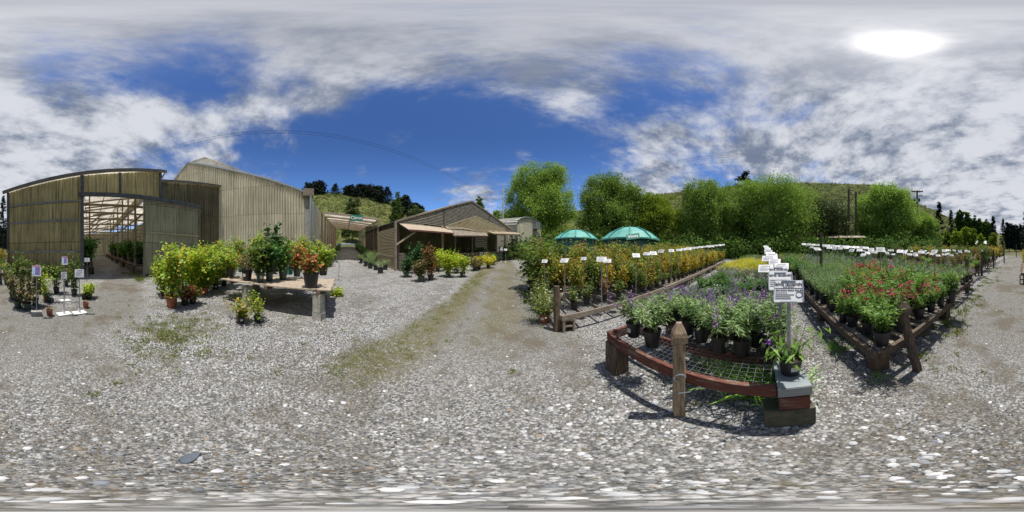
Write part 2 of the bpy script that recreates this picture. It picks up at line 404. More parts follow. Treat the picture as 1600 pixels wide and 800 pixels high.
# ------------------------------------------------------------ ground
def gravel_mat():
    m, t, b = new_mat('gravel')
    p = t.pos(); x, y, z = t.xyz(p)
    v1 = t.vor(p, 46); v2 = t.vor(p, 100); v3 = t.vor(p, 27)
    cols = [(0, (.15, .155, .16)), (.16, (.36, .355, .35)), (.34, (.11, .115, .12)), (.44, (.48, .47, .455)), (.60, (.24, .215, .18)), (.68, (.60, .59, .585)), (.84, (.31, .32, .345)), (.92, (.70, .70, .70))]
    fine = [(0, (.11, .11, .10)), (.25, (.20, .19, .17)), (.5, (.26, .26, .25)), (.7, (.15, .135, .11)), (.86, (.36, .35, .33))]
    c1 = t.ramp(t.xyz(v1[1])[0], cols, 'CONSTANT'); c2 = t.ramp(t.xyz(v2[1])[0], fine, 'CONSTANT'); c3 = t.ramp(t.xyz(v3[1])[1], cols, 'CONSTANT')
    # compact drive: a band through the camera, plus a branch to the greenhouse door
    nz = t.noise(p, .55, 5, .6); nz2 = t.noise(p, 2.2, 5, .62); nz3 = t.noise(p, .16, 4, .5)
    xc = t.M('MULTIPLY_ADD', y, -.06, -.25)
    dd = t.M('ABSOLUTE', t.M('SUBTRACT', x, xc))
    dd = t.M('ADD', dd, t.M('MULTIPLY', t.M('SUBTRACT', nz, .5), 1.6))
    far = t.smooth(t.M('ABSOLUTE', y), .8, 3.0)
    drive = t.M('MULTIPLY', t.M('SUBTRACT', 1, t.smooth(dd, 1.25, 1.9)), t.M('MULTIPLY_ADD', far, .6, .35))
    # branch (0,-1.5) -> (-6.3,-7)
    ax, ay = .754, .657
    s_ = t.M('ADD', t.M('MULTIPLY', t.M('ADD', x, .6), ay), t.M('MULTIPLY', t.M('ADD', y, 1.6), -ax))
    bx = t.M('SUBTRACT', 1, t.smooth(t.M('ADD', t.M('ABSOLUTE', s_), t.M('MULTIPLY', nz, .5)), .9, 1.5))
    bx = t.M('MULTIPLY', bx, t.smooth(t.M('MULTIPLY', y, -1), 1.6, 3))
    comp = t.M('MAXIMUM', drive, bx)
    stones = t.mix(t.M('MULTIPLY', t.smooth(nz2, .4, .6), .5), c1, c3)
    cc = t.mix(comp, stones, c2)
    dirt = t.smooth(t.M('ADD', t.M('MULTIPLY', nz, .6), t.M('MULTIPLY', nz2, .4)), .48, .60)
    cc = t.mix(t.M('MULTIPLY', dirt, t.M('MULTIPLY_ADD', comp, .35, .42)), cc, (.13, .108, .075))
    # moss and thin grass: strip along the left edge of the drive, the crown of the drive, a patch by the ground pots
    lx = t.M('ADD', x, t.M('MULTIPLY_ADD', y, .045, 1.55))
    strip = t.M('MULTIPLY', t.M('SUBTRACT', 1, t.smooth(t.M('ABSOLUTE', t.M('ADD', t.M('SUBTRACT', lx, .12), t.M('MULTIPLY', t.M('SUBTRACT', nz2, .5), 1.0))), .16, .62)), t.smooth(y, .5, 1.4))
    mid = t.M('MULTIPLY', t.M('SUBTRACT', 1, t.smooth(t.M('ABSOLUTE', t.M('ADD', t.M('ADD', x, .35), t.M('MULTIPLY', t.M('SUBTRACT', nz, .5), 2.5))), .2, .8)), t.smooth(y, 1.6, 4))
    mid = t.M('MULTIPLY', mid, .85)
    px_ = t.M('ADD', x, 2.6); py_ = t.M('ADD', y, 1.45)
    pr = t.M('SQRT', t.M('ADD', t.M('MULTIPLY', px_, px_), t.M('MULTIPLY', t.M('MULTIPLY', py_, py_), 1.8)))
    patch = t.M('MULTIPLY', t.M('SUBTRACT', 1, t.smooth(pr, .3, 1.5)), t.smooth(nz2, .44, .56))
    sp = t.M('MULTIPLY', t.smooth(t.noise(p, 5.5, 4, .6), .60, .68), .55)
    moss = t.M('MAXIMUM', t.M('MAXIMUM', strip, mid), t.M('MAXIMUM', patch, sp))
    hole = t.smooth(t.noise(p, 13, 5, .75), .40, .52)
    moss = t.M('MULTIPLY', t.M('MULTIPLY', moss, hole), .8)
    cc = t.mix(moss, cc, t.mix(nz2, (.13, .13, .04), (.17, .135, .06)))
    # soil and grass away from the yard
    r = t.M('SQRT', t.M('ADD', t.M('MULTIPLY', x, x), t.M('MULTIPLY', y, y)))
    away = t.smooth(t.M('ADD', r, t.M('MULTIPLY', nz3, 14)), 32, 46)
    cc = t.mix(away, cc, t.mix(nz, (.09, .10, .035), (.16, .14, .07)))
    # bump relief between stones, plus crevice shade painted dark into the colour
    hgt = t.M('ADD', t.M('MULTIPLY', t.M('SUBTRACT', 1, v1[0]), t.M('SUBTRACT', 1.05, comp)), t.M('MULTIPLY', t.M('SUBTRACT', 1, v2[0]), .35))
    dark = t.M('MULTIPLY', t.smooth(v1[0], .42, .7), t.M('SUBTRACT', .7, t.M('MULTIPLY', comp, .45)))
    cc = t.mix(dark, cc, (.05, .047, .04))
    t.put(b.inputs['Base Color'], cc); b.inputs['Roughness'].default_value = .85; b.inputs['Specular IOR Level'].default_value = .25
    t.put(b.inputs['Normal'], t.bump(hgt, .8, .02))
    return m
MT['gravel'] = gravel_mat()

def polar(name, radii, nseg, zf, mat, kind='structure', close=True):
    a = np.linspace(0, 2 * np.pi, nseg, endpoint=False)
    V = []; 
    for r in radii:
        for k in range(nseg): V.append((r * math.sin(a[k]), r * math.cos(a[k]), zf(r, a[k])))
    F = []
    for i in range(len(radii) - 1):
        for k in range(nseg):
            k2 = (k + 1) % nseg
            F.append((i * nseg + k, (i + 1) * nseg + k, (i + 1) * nseg + k2, i * nseg + k2))
    mb = MB(); mb.v = V; mb.f = F; mb.m = [0] * len(F)
    if close:
        mb.v.append((0, 0, zf(0, 0))); c = len(mb.v) - 1
        for k in range(nseg): mb.f.append((c, k, (k + 1) % nseg)); mb.m.append(0)
    # face winding upward
    mb.f = [f[::-1] for f in mb.f] if False else mb.f
    o = mb.build(name, mat, smooth=True); tag(o, kind=kind); return o
rad = [.15, .4, .8, 1.2, 1.7, 2.3, 3, 4, 5, 6.5, 8, 10, 12, 14, 17, 20, 24, 28, 33, 39, 46, 54, 62]
polar('ground', rad, 240, lambda r, a: T(r * math.sin(a), r * math.cos(a)), MT['gravel'])

crest = [(0, 372), (60, 368), (120, 366), (260, 355), (400, 325), (470, 304), (500, 300), (530, 301), (560, 304), (600, 314), (640, 324), (680, 334), (720, 346), (780, 352),
         (850, 345), (900, 330), (960, 315), (1000, 308), (1040, 303), (1090, 297), (1130, 291), (1200, 287), (1300, 286), (1380, 289), (1408, 299), (1432, 317), (1455, 325), (1480, 338),
         (1510, 352), (1540, 362), (1600, 372)]
def crest_e(a):
    px = (math.degrees(a) / .225 + 800) % 1600
    for (p0, y0), (p1, y1) in zip(crest, crest[1:]):
        if p0 <= px <= p1:
            s = (px - p0) / (p1 - p0); s = s * s * (3 - 2 * s) * .5 + s * .5
            return tane(y0 + (y1 - y0) * s)
    return tane(372)
from mathutils import noise as mnoise
RC = 190
def hillz(r, a):
    x, y = r * math.sin(a), r * math.cos(a)
    z0 = T(61 * math.sin(a), 61 * math.cos(a))
    zc = CAM_H + RC * crest_e(a)
    s = (r - 60) / (RC - 60)
    nz = mnoise.fractal(Vector((x * .03, y * .03, 0)), 1.0, 2.0, 5) * min(1, max(0, s * 3))
    if s <= 0: return z0 - .02 - (62 - r) * .05 if r < 61 else z0 - .02
    if s < 1: z = z0 + (zc - z0) * (s ** 1.15)
    else: z = zc - (r - RC) * .08
    return z + nz * 2.2
def hill_mat():
    m, t, b = new_mat('hillside'); p = t.pos()
    n1_ = t.noise(p, .035, 6, .6); n2_ = t.noise(p, .25, 6, .7); n3_ = t.noise(p, 1.1, 4, .6)
    c = t.mix(t.smooth(n1_, .4, .62), (.125, .15, .045), (.19, .18, .07))
    c = t.mix(t.smooth(n2_, .44, .6), c, (.07, .09, .028))
    c = t.mix(t.M('MULTIPLY', t.smooth(n3_, .45, .65), .5), c, (.17, .19, .055))
    t.put(b.inputs['Base Color'], c); b.inputs['Roughness'].default_value = 1; b.inputs['Specular IOR Level'].default_value = .05
    t.put(b.inputs['Normal'], t.bump(t.M('ADD', n2_, t.M('MULTIPLY', n3_, .5)), 1.0, 1.5)); return m
hills = polar('hills', [60.5, 66, 72, 80, 88, 96, 105, 114, 124, 134, 144, 154, 164, 173, 182, 190, 198, 210, 240, 300, 420], 400, hillz, hill_mat(), close=False)

# loose stones, nobody could count them
rng = np.random.default_rng(5)
def in_compact(x, y):
    xc = -.25 - .06 * y
    return (np.abs(x - xc) < 1.35) & (np.abs(y) > 1.3) | (np.abs((x + .6) * .657 - (y + 1.6) * .754) < .9) & (y < -2.2)
def stone_mesh(n, rmin, rmax, smin, smax, name, mat, power=.62, keep=.35, off=(0, 0)):
    r = rmin + (rmax - rmin) * rng.random(n) ** (1 / (2 * power)); a = rng.random(n) * 2 * np.pi
    x, y = r * np.sin(a) + off[0], r * np.cos(a) + off[1]; r = np.hypot(x, y)
    k = ~in_compact(x, y) | (rng.random(n) < keep)
    k &= np.array([mnoise.noise(Vector((a_ * .9, b_ * .9, 3))) + .5 * mnoise.noise(Vector((a_ * 2.7, b_ * 2.7, 8))) < .16 or rng.random() < .3 for a_, b_ in zip(x, y)])
    k &= ~((rng.random(n) < .72) & ((np.abs(x + 1.45 + .045 * y + .22 * np.sin(y * 3)) < .42) & (y > .9) | ((x + 2.6) ** 2 + 1.8 * (y + 1.45) ** 2 < .9) | (np.abs(x + .35) < .5) & (y > 2.2)))
    x, y, r = x[k], y[k], r[k]; n = len(x)
    z = SL * (np.sqrt(r * r + 9) - 3)
    s = smin + (smax - smin) * rng.random(n) ** 3.0
    e = .65 + .35 * rng.random(n); h = s * (.18 + .2 * rng.random(n)); th = rng.random(n) * 6.283
    base = np.array([[math.cos(k * math.pi / 3), math.sin(k * math.pi / 3)] for k in range(6)])
    V = np.zeros((n, 13, 3))
    jit = .8 + .4 * rng.random((n, 6))
    tx = (rng.random(n) - .5) * .5; ty = (rng.random(n) - .5) * .5
    for ring, (sc_, zz) in enumerate(((1.0, 0.1), (.72, 1.0))):
        bx = base[None, :, 0] * jit * s[:, None] * sc_; by = base[None, :, 1] * jit * (s * e)[:, None] * sc_
        rx = bx * np.cos(th)[:, None] - by * np.sin(th)[:, None]; ry = bx * np.sin(th)[:, None] + by * np.cos(th)[:, None]
        V[:, ring * 6:ring * 6 + 6, 0] = rx + x[:, None]; V[:, ring * 6:ring * 6 + 6, 1] = ry + y[:, None]
        V[:, ring * 6:ring * 6 + 6, 2] = z[:, None] + h[:, None] * zz + rx * tx[:, None] + ry * ty[:, None]
    V[:, 12, 0] = x; V[:, 12, 1] = y; V[:, 12, 2] = z + h * 1.25
    F = []
    for k in range(6):
        k2 = (k + 1) % 6; F += [(k, k2, 6 + k2), (k, 6 + k2, 6 + k), (6 + k, 6 + k2, 12)]
    F = np.array(F)
    FF = (F[None] + (np.arange(n) * 13)[:, None, None]).reshape(-1, 3)
    o = npmesh_faces(name, V.reshape(-1, 3), FF, mat); tag(o, kind='stuff'); return o
def stone_mat(name, cols):
    m, t, b = new_mat(name)
    c = t.ramp(t.island(), [(p_, c_) for p_, c_ in cols], 'CONSTANT')
    k = t.M('MULTIPLY_ADD', t.noise(t.pos(), 60, 4), .5, .75)
    t.put(b.inputs['Base Color'], t.mix(1.0, c, t.comb(k, k, k), 'MULTIPLY')); b.inputs['Roughness'].default_value = .75
    b.inputs['Specular IOR Level'].default_value = .3
    return m
smat = stone_mat('pebble', [(0, (.085, .088, .09)), (.14, (.15, .155, .155)), (.28, (.048, .05, .05)), (.42, (.22, .215, .20)), (.54, (.11, .09, .062)), (.68, (.14, .15, .165)), (.78, (.28, .275, .26)), (.87, (.17, .13, .085)), (.95, (.40, .40, .39))])
s1 = stone_mesh(170000, .2, 5.5, .004, .012, 'pebbles', smat)
s2 = stone_mesh(2600, .25, 7, .010, .025, 'large_pebbles', stone_mat('white_pebble', [(0, (.58, .58, .59)), (.35, (.38, .40, .42)), (.55, (.22, .24, .27)), (.75, (.66, .65, .63)), (.86, (.28, .23, .18))]), power=.55, keep=.5)
tag(s1, 'small grey and tan pebbles loose on the gravel yard', 'pebbles'); tag(s2, 'larger white and blue grey pebbles scattered over the yard', 'pebbles')

s3 = stone_mesh(2600, .05, 1.15, .010, .026, 'pale_chips', stone_mat('pale_chip', [(0, (.46, .47, .48)), (.3, (.26, .27, .28)), (.5, (.36, .34, .33)), (.68, (.60, .60, .60)), (.85, (.18, .17, .15))]), power=.7, keep=1, off=(.95, .25))
tag(s3, 'broad flat pale chips below the red railed bench', 'stone chips')
# dark flat slate stone near the camera
sl = G(296, 716); mb = MB()
pts = [(.068 * (1 + .25 * math.sin(3 * a_)) * math.cos(a_), .036 * math.sin(a_) * (1 + .2 * math.cos(2 * a_))) for a_ in [i * .6283 for i in range(10)]]
mb.add([(x, y, 0) for x, y in pts] + [(x * .85, y * .85, .018) for x, y in pts], [tuple(range(10, 20))] + [(i, (i + 1) % 10, 10 + (i + 1) % 10, 10 + i) for i in range(10)])
o = mb.build('slate_stone', MT['slate'], loc=sl); tag(o, 'dark blue grey flat stone lying alone on the near gravel', 'stone')

# ------------------------------------------------------------ facade frames
class Frame:
    """local x along the wall (to the right seen from the camera), y away from it"""
    def __init__(s, origin, tdir):
        s.o = Vector((origin[0], origin[1], 0)); t_ = Vector((tdir[0], tdir[1], 0)).normalized()
        s.t = t_; s.n = Vector((-t_.y, t_.x, 0)); s.rz = math.atan2(t_.y, t_.x)
    def w(s, x, y, z=0): v = s.o + s.t * x + s.n * y; return Vector((v.x, v.y, z))
    def g(s, x, y): v = s.w(x, y); return T(v.x, v.y)
    def hit(s, px, off=0):
        sx, cy = ray(px); dn = s.n.x * sx + s.n.y * cy
        r = (s.o.dot(s.n) + off) / dn
        return r
    def loc(s, px, py, off=0):
        r = s.hit(px, off); sx, cy = ray(px); v = Vector((r * sx, r * cy, 0)) - s.o
        return Vector((v.dot(s.t), off, CAM_H + r * tane(py)))
    def x(s, px, off=0): return s.loc(px, 400, off).x
def interp(pts):
    def f_(x):
        if x <= pts[0][0]: return pts[0][1]
        for (a, b), (c, d_) in zip(pts, pts[1:]):
            if x <= c: return b + (d_ - b) * (x - a) / max(1e-9, c - a)
        return pts[-1][1]
    return f_
def corr(mb, x0, x1, zb, zt, y=0, pitch=.21, amp=.036, axis=0, dx=0):
    """corrugated sheet; axis 0: runs along x, 1: along y at x=y argument"""
    n = max(2, int((x1 - x0) / pitch * 4)); vs_ = []
    for i in range(n + 1):
        s_ = x0 + (x1 - x0) * i / n; o_ = amp * math.sin(2 * math.pi * s_ / pitch)
        for z in (zb(s_), zt(s_)):
            vs_.append((s_, y + o_, z) if axis == 0 else (y + o_, s_, z))
    mb.add(vs_, [(2 * i, 2 * i + 2, 2 * i + 3, 2 * i + 1) for i in range(n)])
    return mb

UA = Vector((-.853, .5225, 0))
# ------------------------------------------------------------ greenhouse with the open sliding door
a0 = R_(-148.5); DG = 9.26
F1 = Frame((DG * math.sin(a0), DG * math.cos(a0)), (math.cos(a0), -math.sin(a0)))
gh = thing('greenhouse', 'olive corrugated fibreglass greenhouse with an open doorway and sliding door', 'greenhouse', (F1.o.x, F1.o.y, 0), F1.rz)
top = interp([(v.x, v.z) for v in [F1.loc(*p) for p in ((12, 302), (60, 288.5), (128, 275), (187, 270.5), (250, 269))]])
top2 = interp([(v.x, v.z) for v in [F1.loc(*p) for p in ((245, 284.5), (343, 292))]])
xl, xd0, xd1, xs, xr = F1.x(12), F1.x(129), F1.x(222), F1.x(250), F1.x(343)
zb_ = lambda x: F1.g(x, 0) - .1
zbeam = 5.22
mb = MB(); corr(mb, xl, xd0, zb_, top); mb.build('wall', MT['fibre'], gh)
mb = MB(); corr(mb, xd0, xs, lambda x: zbeam if x < xd1 + .2 else zb_(x), top); mb.build('wall', MT['fibre'], gh)
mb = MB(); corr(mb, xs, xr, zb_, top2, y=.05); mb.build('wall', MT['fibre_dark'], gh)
mb = MB(); corr(mb, 0, 26, lambda y: F1.g(xl, y) - .1, lambda y: top(xl), y=xl, axis=1); mb.build('wall', MT['fibre'], gh)
mb = MB(); corr(mb, xl, xr, lambda x: F1.g(x, 26) - .1, lambda x: min(top(x), top2(max(x, xs))) - .05, y=26); mb.build('wall', MT['fibre_d'], gh)
for x, w_ in ((xl + .06, .14), (xd0 - .02, .2), (F1.x(187), .12), (xs, .16)):
    z0 = zbeam if F1.x(150) < x < F1.x(215) else zb_(x)
    MB().box((x, -.06, (z0 + top(x)) / 2), (w_, .1, top(x) - z0)).build('post', MT['frame_grey'], gh)
for zz_ in (4.85, 3.68, 1.85):
    MB().box(((xl + xd0) / 2, -.045, zz_), (xd0 - xl - .4, .05, .13)).build('girt', MT['lath_grey'], gh)
MB().box(((xd0 - .2 + F1.x(314)) / 2, -.16, zbeam), (F1.x(314) - xd0 + .2, .14, .24)).build('door_track', MT['frame_grey'], gh)
zd = lambda x: F1.g(x, 0) + .12
xp0, xp1 = xd1, F1.x(309)
mb = MB(); corr(mb, xp0, xp1, zd, lambda x: 5.05, y=-.2, pitch=.11, amp=.015); door = mb.build('sliding_door', MT['fibre_d'], gh)
mb = MB()
for x in (xp0 + .05, xp1 - .05): mb.box((x, -.25, (zd(x) + 5.05) / 2), (.1, .05, 5.05 - zd(x)))
mb.box(((xp0 + xp1) / 2, -.25, 5.0), (xp1 - xp0 - .2, .05, .1)); mb.build('door_frame', MT['wood_grey'], door)
MB().box(((xp0 + xp1) / 2, -.235, 3.0), (xp1 - xp0 - .2, .03, .1)).build('door_rail', MT['lath'], door)
# roof sheets, rafters, posts and braces inside
mb = MB()
for i in range(12):
    x0_, x1_ = xl - .2 + (xs + .5 - xl) * i / 12, xl - .2 + (xs + .5 - xl) * (i + 1) / 12
    mb.poly([(x0_, -.1, top(x0_) + .05), (x1_, -.1, top(x1_) + .05), (x1_, 26.2, top(x1_) + .05), (x0_, 26.2, top(x0_) + .05)], .02)
mb.build('roof', MT['roofpanel'], gh)
mb = MB(); mb.poly([(xs + .1, -.06, top2(xs) + .05), (xr, -.06, top2(xr) + .05), (xr, 18, top2(xr) + .05), (xs + .1, 18, top2(xs) + .05)], .03); mb.build('roof', MT['roofpanel'], gh)
MB().beam((xl - .3, -.14, top(xl) + .06), (xs + .4, -.14, top(xs) + .08), .06, .24).build('fascia', MT['wood_grey'], gh)
MB().beam((xs, -.1, top2(xs) + .05), (xr + .05, -.1, top2(xr) + .05), .06, .2).build('fascia', MT['wood_grey'], gh)
MB().beam((xs + .3, -.25, top(xs) + .04), (xs - .05, -.1, top(xs) - .75), .05, .08).build('brace', MT['frame_wood'], gh)
for yy in (1.2, 3.2, 5.4, 8, 11, 14, 17.5, 21, 24.5):
    MB().beam((xl, yy, top(xl) - .12), (xs, yy, top(xs) - .12), .07, .16).build('rafter', MT['frame_wood'], gh)
    MB().beam((xl, yy, 5.0), (xr - .3, yy, 5.0), .07, .14).build('tie_beam', MT['frame_wood'], gh)
    for x in (-3.2, 0.0, 3.0, 6.0):
        if x in (0.0,) and yy < 3: continue
        MB().beam((x, yy, F1.g(x, yy) - .05), (x, yy, top(x) - .2), .12, .12).build('post', MT['frame_wood'], gh)
        MB().beam((x, yy, 4.0), (x + 1.1, yy, 5.0), .05, .1).build('brace', MT['frame_wood'], gh)
mb = MB(); corr(mb, 0, 26, lambda y: top2(xs), lambda y: top(xs), y=xs + .12, axis=1); mb.build('wall', MT['fibre'], gh)
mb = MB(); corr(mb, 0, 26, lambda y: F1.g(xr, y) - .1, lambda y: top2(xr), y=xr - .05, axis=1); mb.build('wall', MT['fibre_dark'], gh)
for k, x in enumerate((-3.6, -2.0, -.4, 1.2, 2.8)):
    MB().beam((x, 0.2, top(x) - .05), (x, 26, top(x) - .05), .05, .08).build('purlin', MT['frame_wood'], gh)
for x0_, y0_, x1_, y1_ in ((-.3, 2.0, 1.8, 5.4), (.3, 4, 2.8, 8), (1, 8, 3, 11)):
    MB().beam((x0_, y0_, 5.0), (x1_, y1_, 6.3), .09, .12).build('brace', MT['wood_pale'], gh)

# ------------------------------------------------------------ tall gabled greenhouse
C2 = Vector((-11.41, 3.71)); L2 = Vector((-13.99, -7.76))
F2 = Frame(C2, C2 - L2)
gh2 = thing('greenhouse', 'tall cream corrugated greenhouse with a long sloping gable edge', 'greenhouse', (F2.o.x, F2.o.y, 0), F2.rz)
pr = [F2.loc(*p) for p in ((262, 297), (294, 254.5), (330, 260), (365, 267.5), (423, 282), (477, 301.5))]
top3 = interp([(v.x, v.z) for v in pr]); xa, xb = pr[0].x, 0.0
mb = MB(); corr(mb, xa, xb, lambda x: F2.g(x, 0) - .1, top3, pitch=.2, amp=.05); mb.build('wall', MT['fibre2'], gh2)
ul = Vector((UA.dot(F2.t), UA.dot(F2.n), 0))
# side wall along the aisle, and the roof, both running back along the aisle direction
n = 260; vs_ = []; zc = top3(0)
for i in range(n + 1):
    s_ = 24 * i / n; p_ = ul * s_; o_ = .025 * math.sin(s_ / .2 * 6.283)
    for z in (F2.g(p_.x, p_.y) - .1, zc + .02 * s_): vs_.append((p_.x + o_, p_.y, z))
mb = MB(); mb.add(vs_, [(2 * i, 2 * i + 2, 2 * i + 3, 2 * i + 1) for i in range(n)]); mb.build('wall', MT['fibre2'], gh2)
mb = MB()
for a, b_ in zip(pr, pr[1:]):
    q = [Vector((a.x, 0, a.z + .04)), Vector((b_.x, 0, b_.z + .04))]
    mb.poly([q[0], q[1], q[1] + ul * 24 + Vector((0, 0, .4)), q[0] + ul * 24 + Vector((0, 0, .4))], .03)
mb.build('roof', MT['roofpanel'], gh2)
mb = MB()
for a, b_ in zip(pr, pr[1:]): mb.beam((a.x, -.06, a.z + .03), (b_.x + .02, -.06, b_.z + .03), .1, .16)
mb.build('flashing', MT['galv'], gh2)
lp = [F2.loc(299, 253, 1.2), F2.loc(320, 246, 1.2), F2.loc(345, 255, 1.2), F2.loc(380, 269, 1.2)]
b0, b1 = F2.loc(299, 262, 1.2), F2.loc(380, 276, 1.2)
mb = MB(); mb.poly([b0] + [lp[0], lp[1], lp[2], lp[3]] + [b1], .04)
for a, b_ in zip(lp, lp[1:]): mb.beam(a, b_, .08, .1)
mb.beam(lp[1], (lp[1].x + .1, 1.2, b0.z), .06, .06)
mb.build('ridge_vent', [MT['roofpanel']], gh2)
MB().box((.05, -.12, (zc + F2.g(0, 0)) / 2), (.5, .3, zc - F2.g(0, 0) - .2)).build('corner_post', MT['concrete'], gh2)
MB().box((.05, -.2, zc - .1), (.75, .6, .6)).build('gutter_box', MT['wood_grey'], gh2)
MB().tube([(.22, -.4, zc - .3), (.22, -.42, zc - 1.6), (.16, -.38, F2.g(0, 0) + .2)], .1, 8).build('downpipe', MT['galv'], gh2)

# ------------------------------------------------------------ covered aisle
FLc = P(503, 331, 16.8); FRc = P(592, 341.5, 17.0)
cn = thing('canopy', 'translucent panel canopy over the citrus aisle, on wooden posts', 'canopy', (0, 0, 0))
def al(p, s_): v = p + UA * s_; return Vector((v.x, v.y, p.z + T(v.x, v.y) - T(p.x, p.y)))
mb = MB(); N = 9; LN = 25
for i in range(N):
    a, b_ = LN * i / N + .08, LN * (i + 1) / N - .08
    mb.poly([al(FLc, a), al(FRc, a), al(FRc, b_), al(FLc, b_)], -.02)
mb.build('roof_panels', MT['roofpanel'], cn)
for i in range(N + 1):
    s_ = LN * i / N
    MB().beam(al(FLc, s_) - Vector((0, 0, .12)), al(FRc, s_) - Vector((0, 0, .12)), .09, .2).build('rafter', MT['frame_wood'], cn)
    p_ = al(FRc, s_); gz = T(p_.x, p_.y)
    MB().beam((p_.x, p_.y, gz - .1), (p_.x, p_.y, p_.z - .15), .2 if i == 0 else .14, .2 if i == 0 else .14).build('post', MT['wood_grey'], cn)
    q_ = al(FLc, s_); MB().beam((q_.x, q_.y, T(q_.x, q_.y) - .1), (q_.x, q_.y, q_.z - .15), .14, .14).build('post', MT['wood_brown'], cn)
mid_ = lambda s_: (al(FLc, s_) + al(FRc, s_)) / 2
MB().tube([mid_(0.05) - Vector((0, 0, .3)), mid_(12) - Vector((0, 0, .3)), mid_(24) - Vector((0, 0, .3))], .05, 6).build('pipe', MT['cable'], cn)
MB().beam(al(FRc, 0) + Vector((0, 0, -.25)), al(FRc, LN) + Vector((0, 0, -.25)), .08, .16).build('side_beam', MT['frame_wood'], cn)

def text_obj(txt, size, mat, parent, loc, rot, name='lettering', bold=False, ext=.004, align='CENTER'):
    c = bpy.data.curves.new(name, 'FONT'); c.body = txt; c.size = size; c.align_x = align; c.align_y = 'CENTER'; c.extrude = ext
    if bold: c.offset = size * .02
    c.materials.append(mat); c.resolution_u = 3; q_ = bpy.data.objects.new(name, c); COL.objects.link(q_)
    bpy.context.view_layer.update(); me = bpy.data.meshes.new_from_object(q_.evaluated_get(bpy.context.evaluated_depsgraph_get()))
    bpy.data.objects.remove(q_); bpy.data.curves.remove(c); me.name = name
    o = bpy.data.objects.new(name, me); COL.objects.link(o); o.parent = parent
    o.location = loc; o.rotation_euler = rot; return o
def face_rz(p): # rotation so that local -Y points to the camera
    return math.atan2(p.x, p.y) * -1
ps = P(557, 340.5, 16.6)
sg = thing('aisle_sign', 'green sign with white word Citrus hung on the canopy edge', 'sign', ps, face_rz(ps))
wS, hS = 1.25, .66
MB().box((0, 0, 0), (wS, .04, hS)).build('board', MT['green_sign'], sg)
text_obj('Citrus', .46, MT['letter'], sg, (0, -.03, 0), (R_(90), 0, 0), bold=True)

# ------------------------------------------------------------ lath house
A3 = Vector((-7.9, 9.1)); F3 = Frame(A3, (7.9, 14.9))
lh = thing('lath_house', 'low gabled shade house of weathered wooden slats with awnings', 'shade house', (F3.o.x, F3.o.y, 0), F3.rz)
pk = [F3.loc(*p) for p in ((617, 346), (677, 330), (737, 314.5), (800, 360))]
pk[0].x = 0
topl = interp([(v.x, v.z) for v in pk]); XL = pk[-1].x
def slats(mb, x0, x1, zlo, zhi, topf, y=0, gap=.13, hgt=.055, jit=.01, th=.02):
    z = zlo; rr = random.Random(3)
    while z < zhi:
        # clip the slat to where the rake is above it
        xs_ = [x0 + (x1 - x0) * i / 60 for i in range(61)]
        ok = [x for x in xs_ if topf(x) > z + hgt]
        if len(ok) > 1: mb.box(((ok[0] + ok[-1]) / 2, y, z + rr.uniform(-jit, jit)), (ok[-1] - ok[0], th, hgt), Matrix.Rotation(rr.uniform(-.003, .003), 3, 'Y'))
        z += gap
zaw = F3.loc(700, 354).z - .1
za = interp([(v.x, v.z) for v in [F3.loc(*p) for p in ((617, 350), (700, 354), (757, 358), (800, 362))]])
mb = MB()
z = min(za(x) for x in (0, XL / 2, XL))
zz_ = z
while zz_ < pk[2].z:
    xs_ = [XL * i / 90 for i in range(91)]
    ok = [x for x in xs_ if za(x) < zz_ < topl(x) - .06]
    if len(ok) > 1: mb.box(((ok[0] + ok[-1]) / 2, 0, zz_), (ok[-1] - ok[0], .02, .07))
    zz_ += .135
mb.build('gable_slats', MT['lath_grey'], lh)
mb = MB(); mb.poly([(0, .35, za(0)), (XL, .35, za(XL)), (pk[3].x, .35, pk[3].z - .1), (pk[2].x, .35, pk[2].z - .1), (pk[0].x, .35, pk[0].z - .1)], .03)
mb.build('gable_shade_backing', MT['wood_dark'], lh)  # dark sheet added to stand for the shade behind the gable slats
mb = MB()
for a, b_ in zip(pk, pk[1:]): mb.beam((a.x, -.03, a.z), (b_.x, -.03, b_.z), .08, .14)
mb.build('rake_board', MT['wood_grey'], lh)
for px in (693, 764):
    x = F3.x(px); MB().beam((x, -.05, za(x)), (x, -.05, topl(x) - .05), .08, .06).build('mullion', MT['wood_dark'], lh)
# small forward gable of yellower lath
g3 = [F3.loc(700, 352, -.5), F3.loc(744, 338, -.5), F3.loc(789, 359, -.5)]
tg = interp([(v.x, v.z) for v in g3])
mb = MB(); zz_ = min(g3[0].z, g3[2].z) - .1
while zz_ < g3[1].z:
    ok = [g3[0].x + (g3[2].x - g3[0].x) * i / 60 for i in range(61)]; ok = [x for x in ok if tg(x) > zz_ + .06]
    if len(ok) > 1: mb.box(((ok[0] + ok[-1]) / 2, -.5, zz_), (ok[-1] - ok[0], .02, .075))
    zz_ += .125
mb.beam(g3[0], g3[1], .05, .08); mb.beam(g3[1], g3[2], .05, .08)
mb.build('front_gable', MT['lath'], lh)
# roof planes running back
mb = MB()
for a, b_ in zip(pk, pk[1:]): mb.poly([(a.x, 0, a.z + .05), (b_.x, 0, b_.z + .05), (b_.x, 15, b_.z + 1.2), (a.x, 15, a.z + 1.2)], .04)
mb.build('roof', MT['lath_grey'], lh)
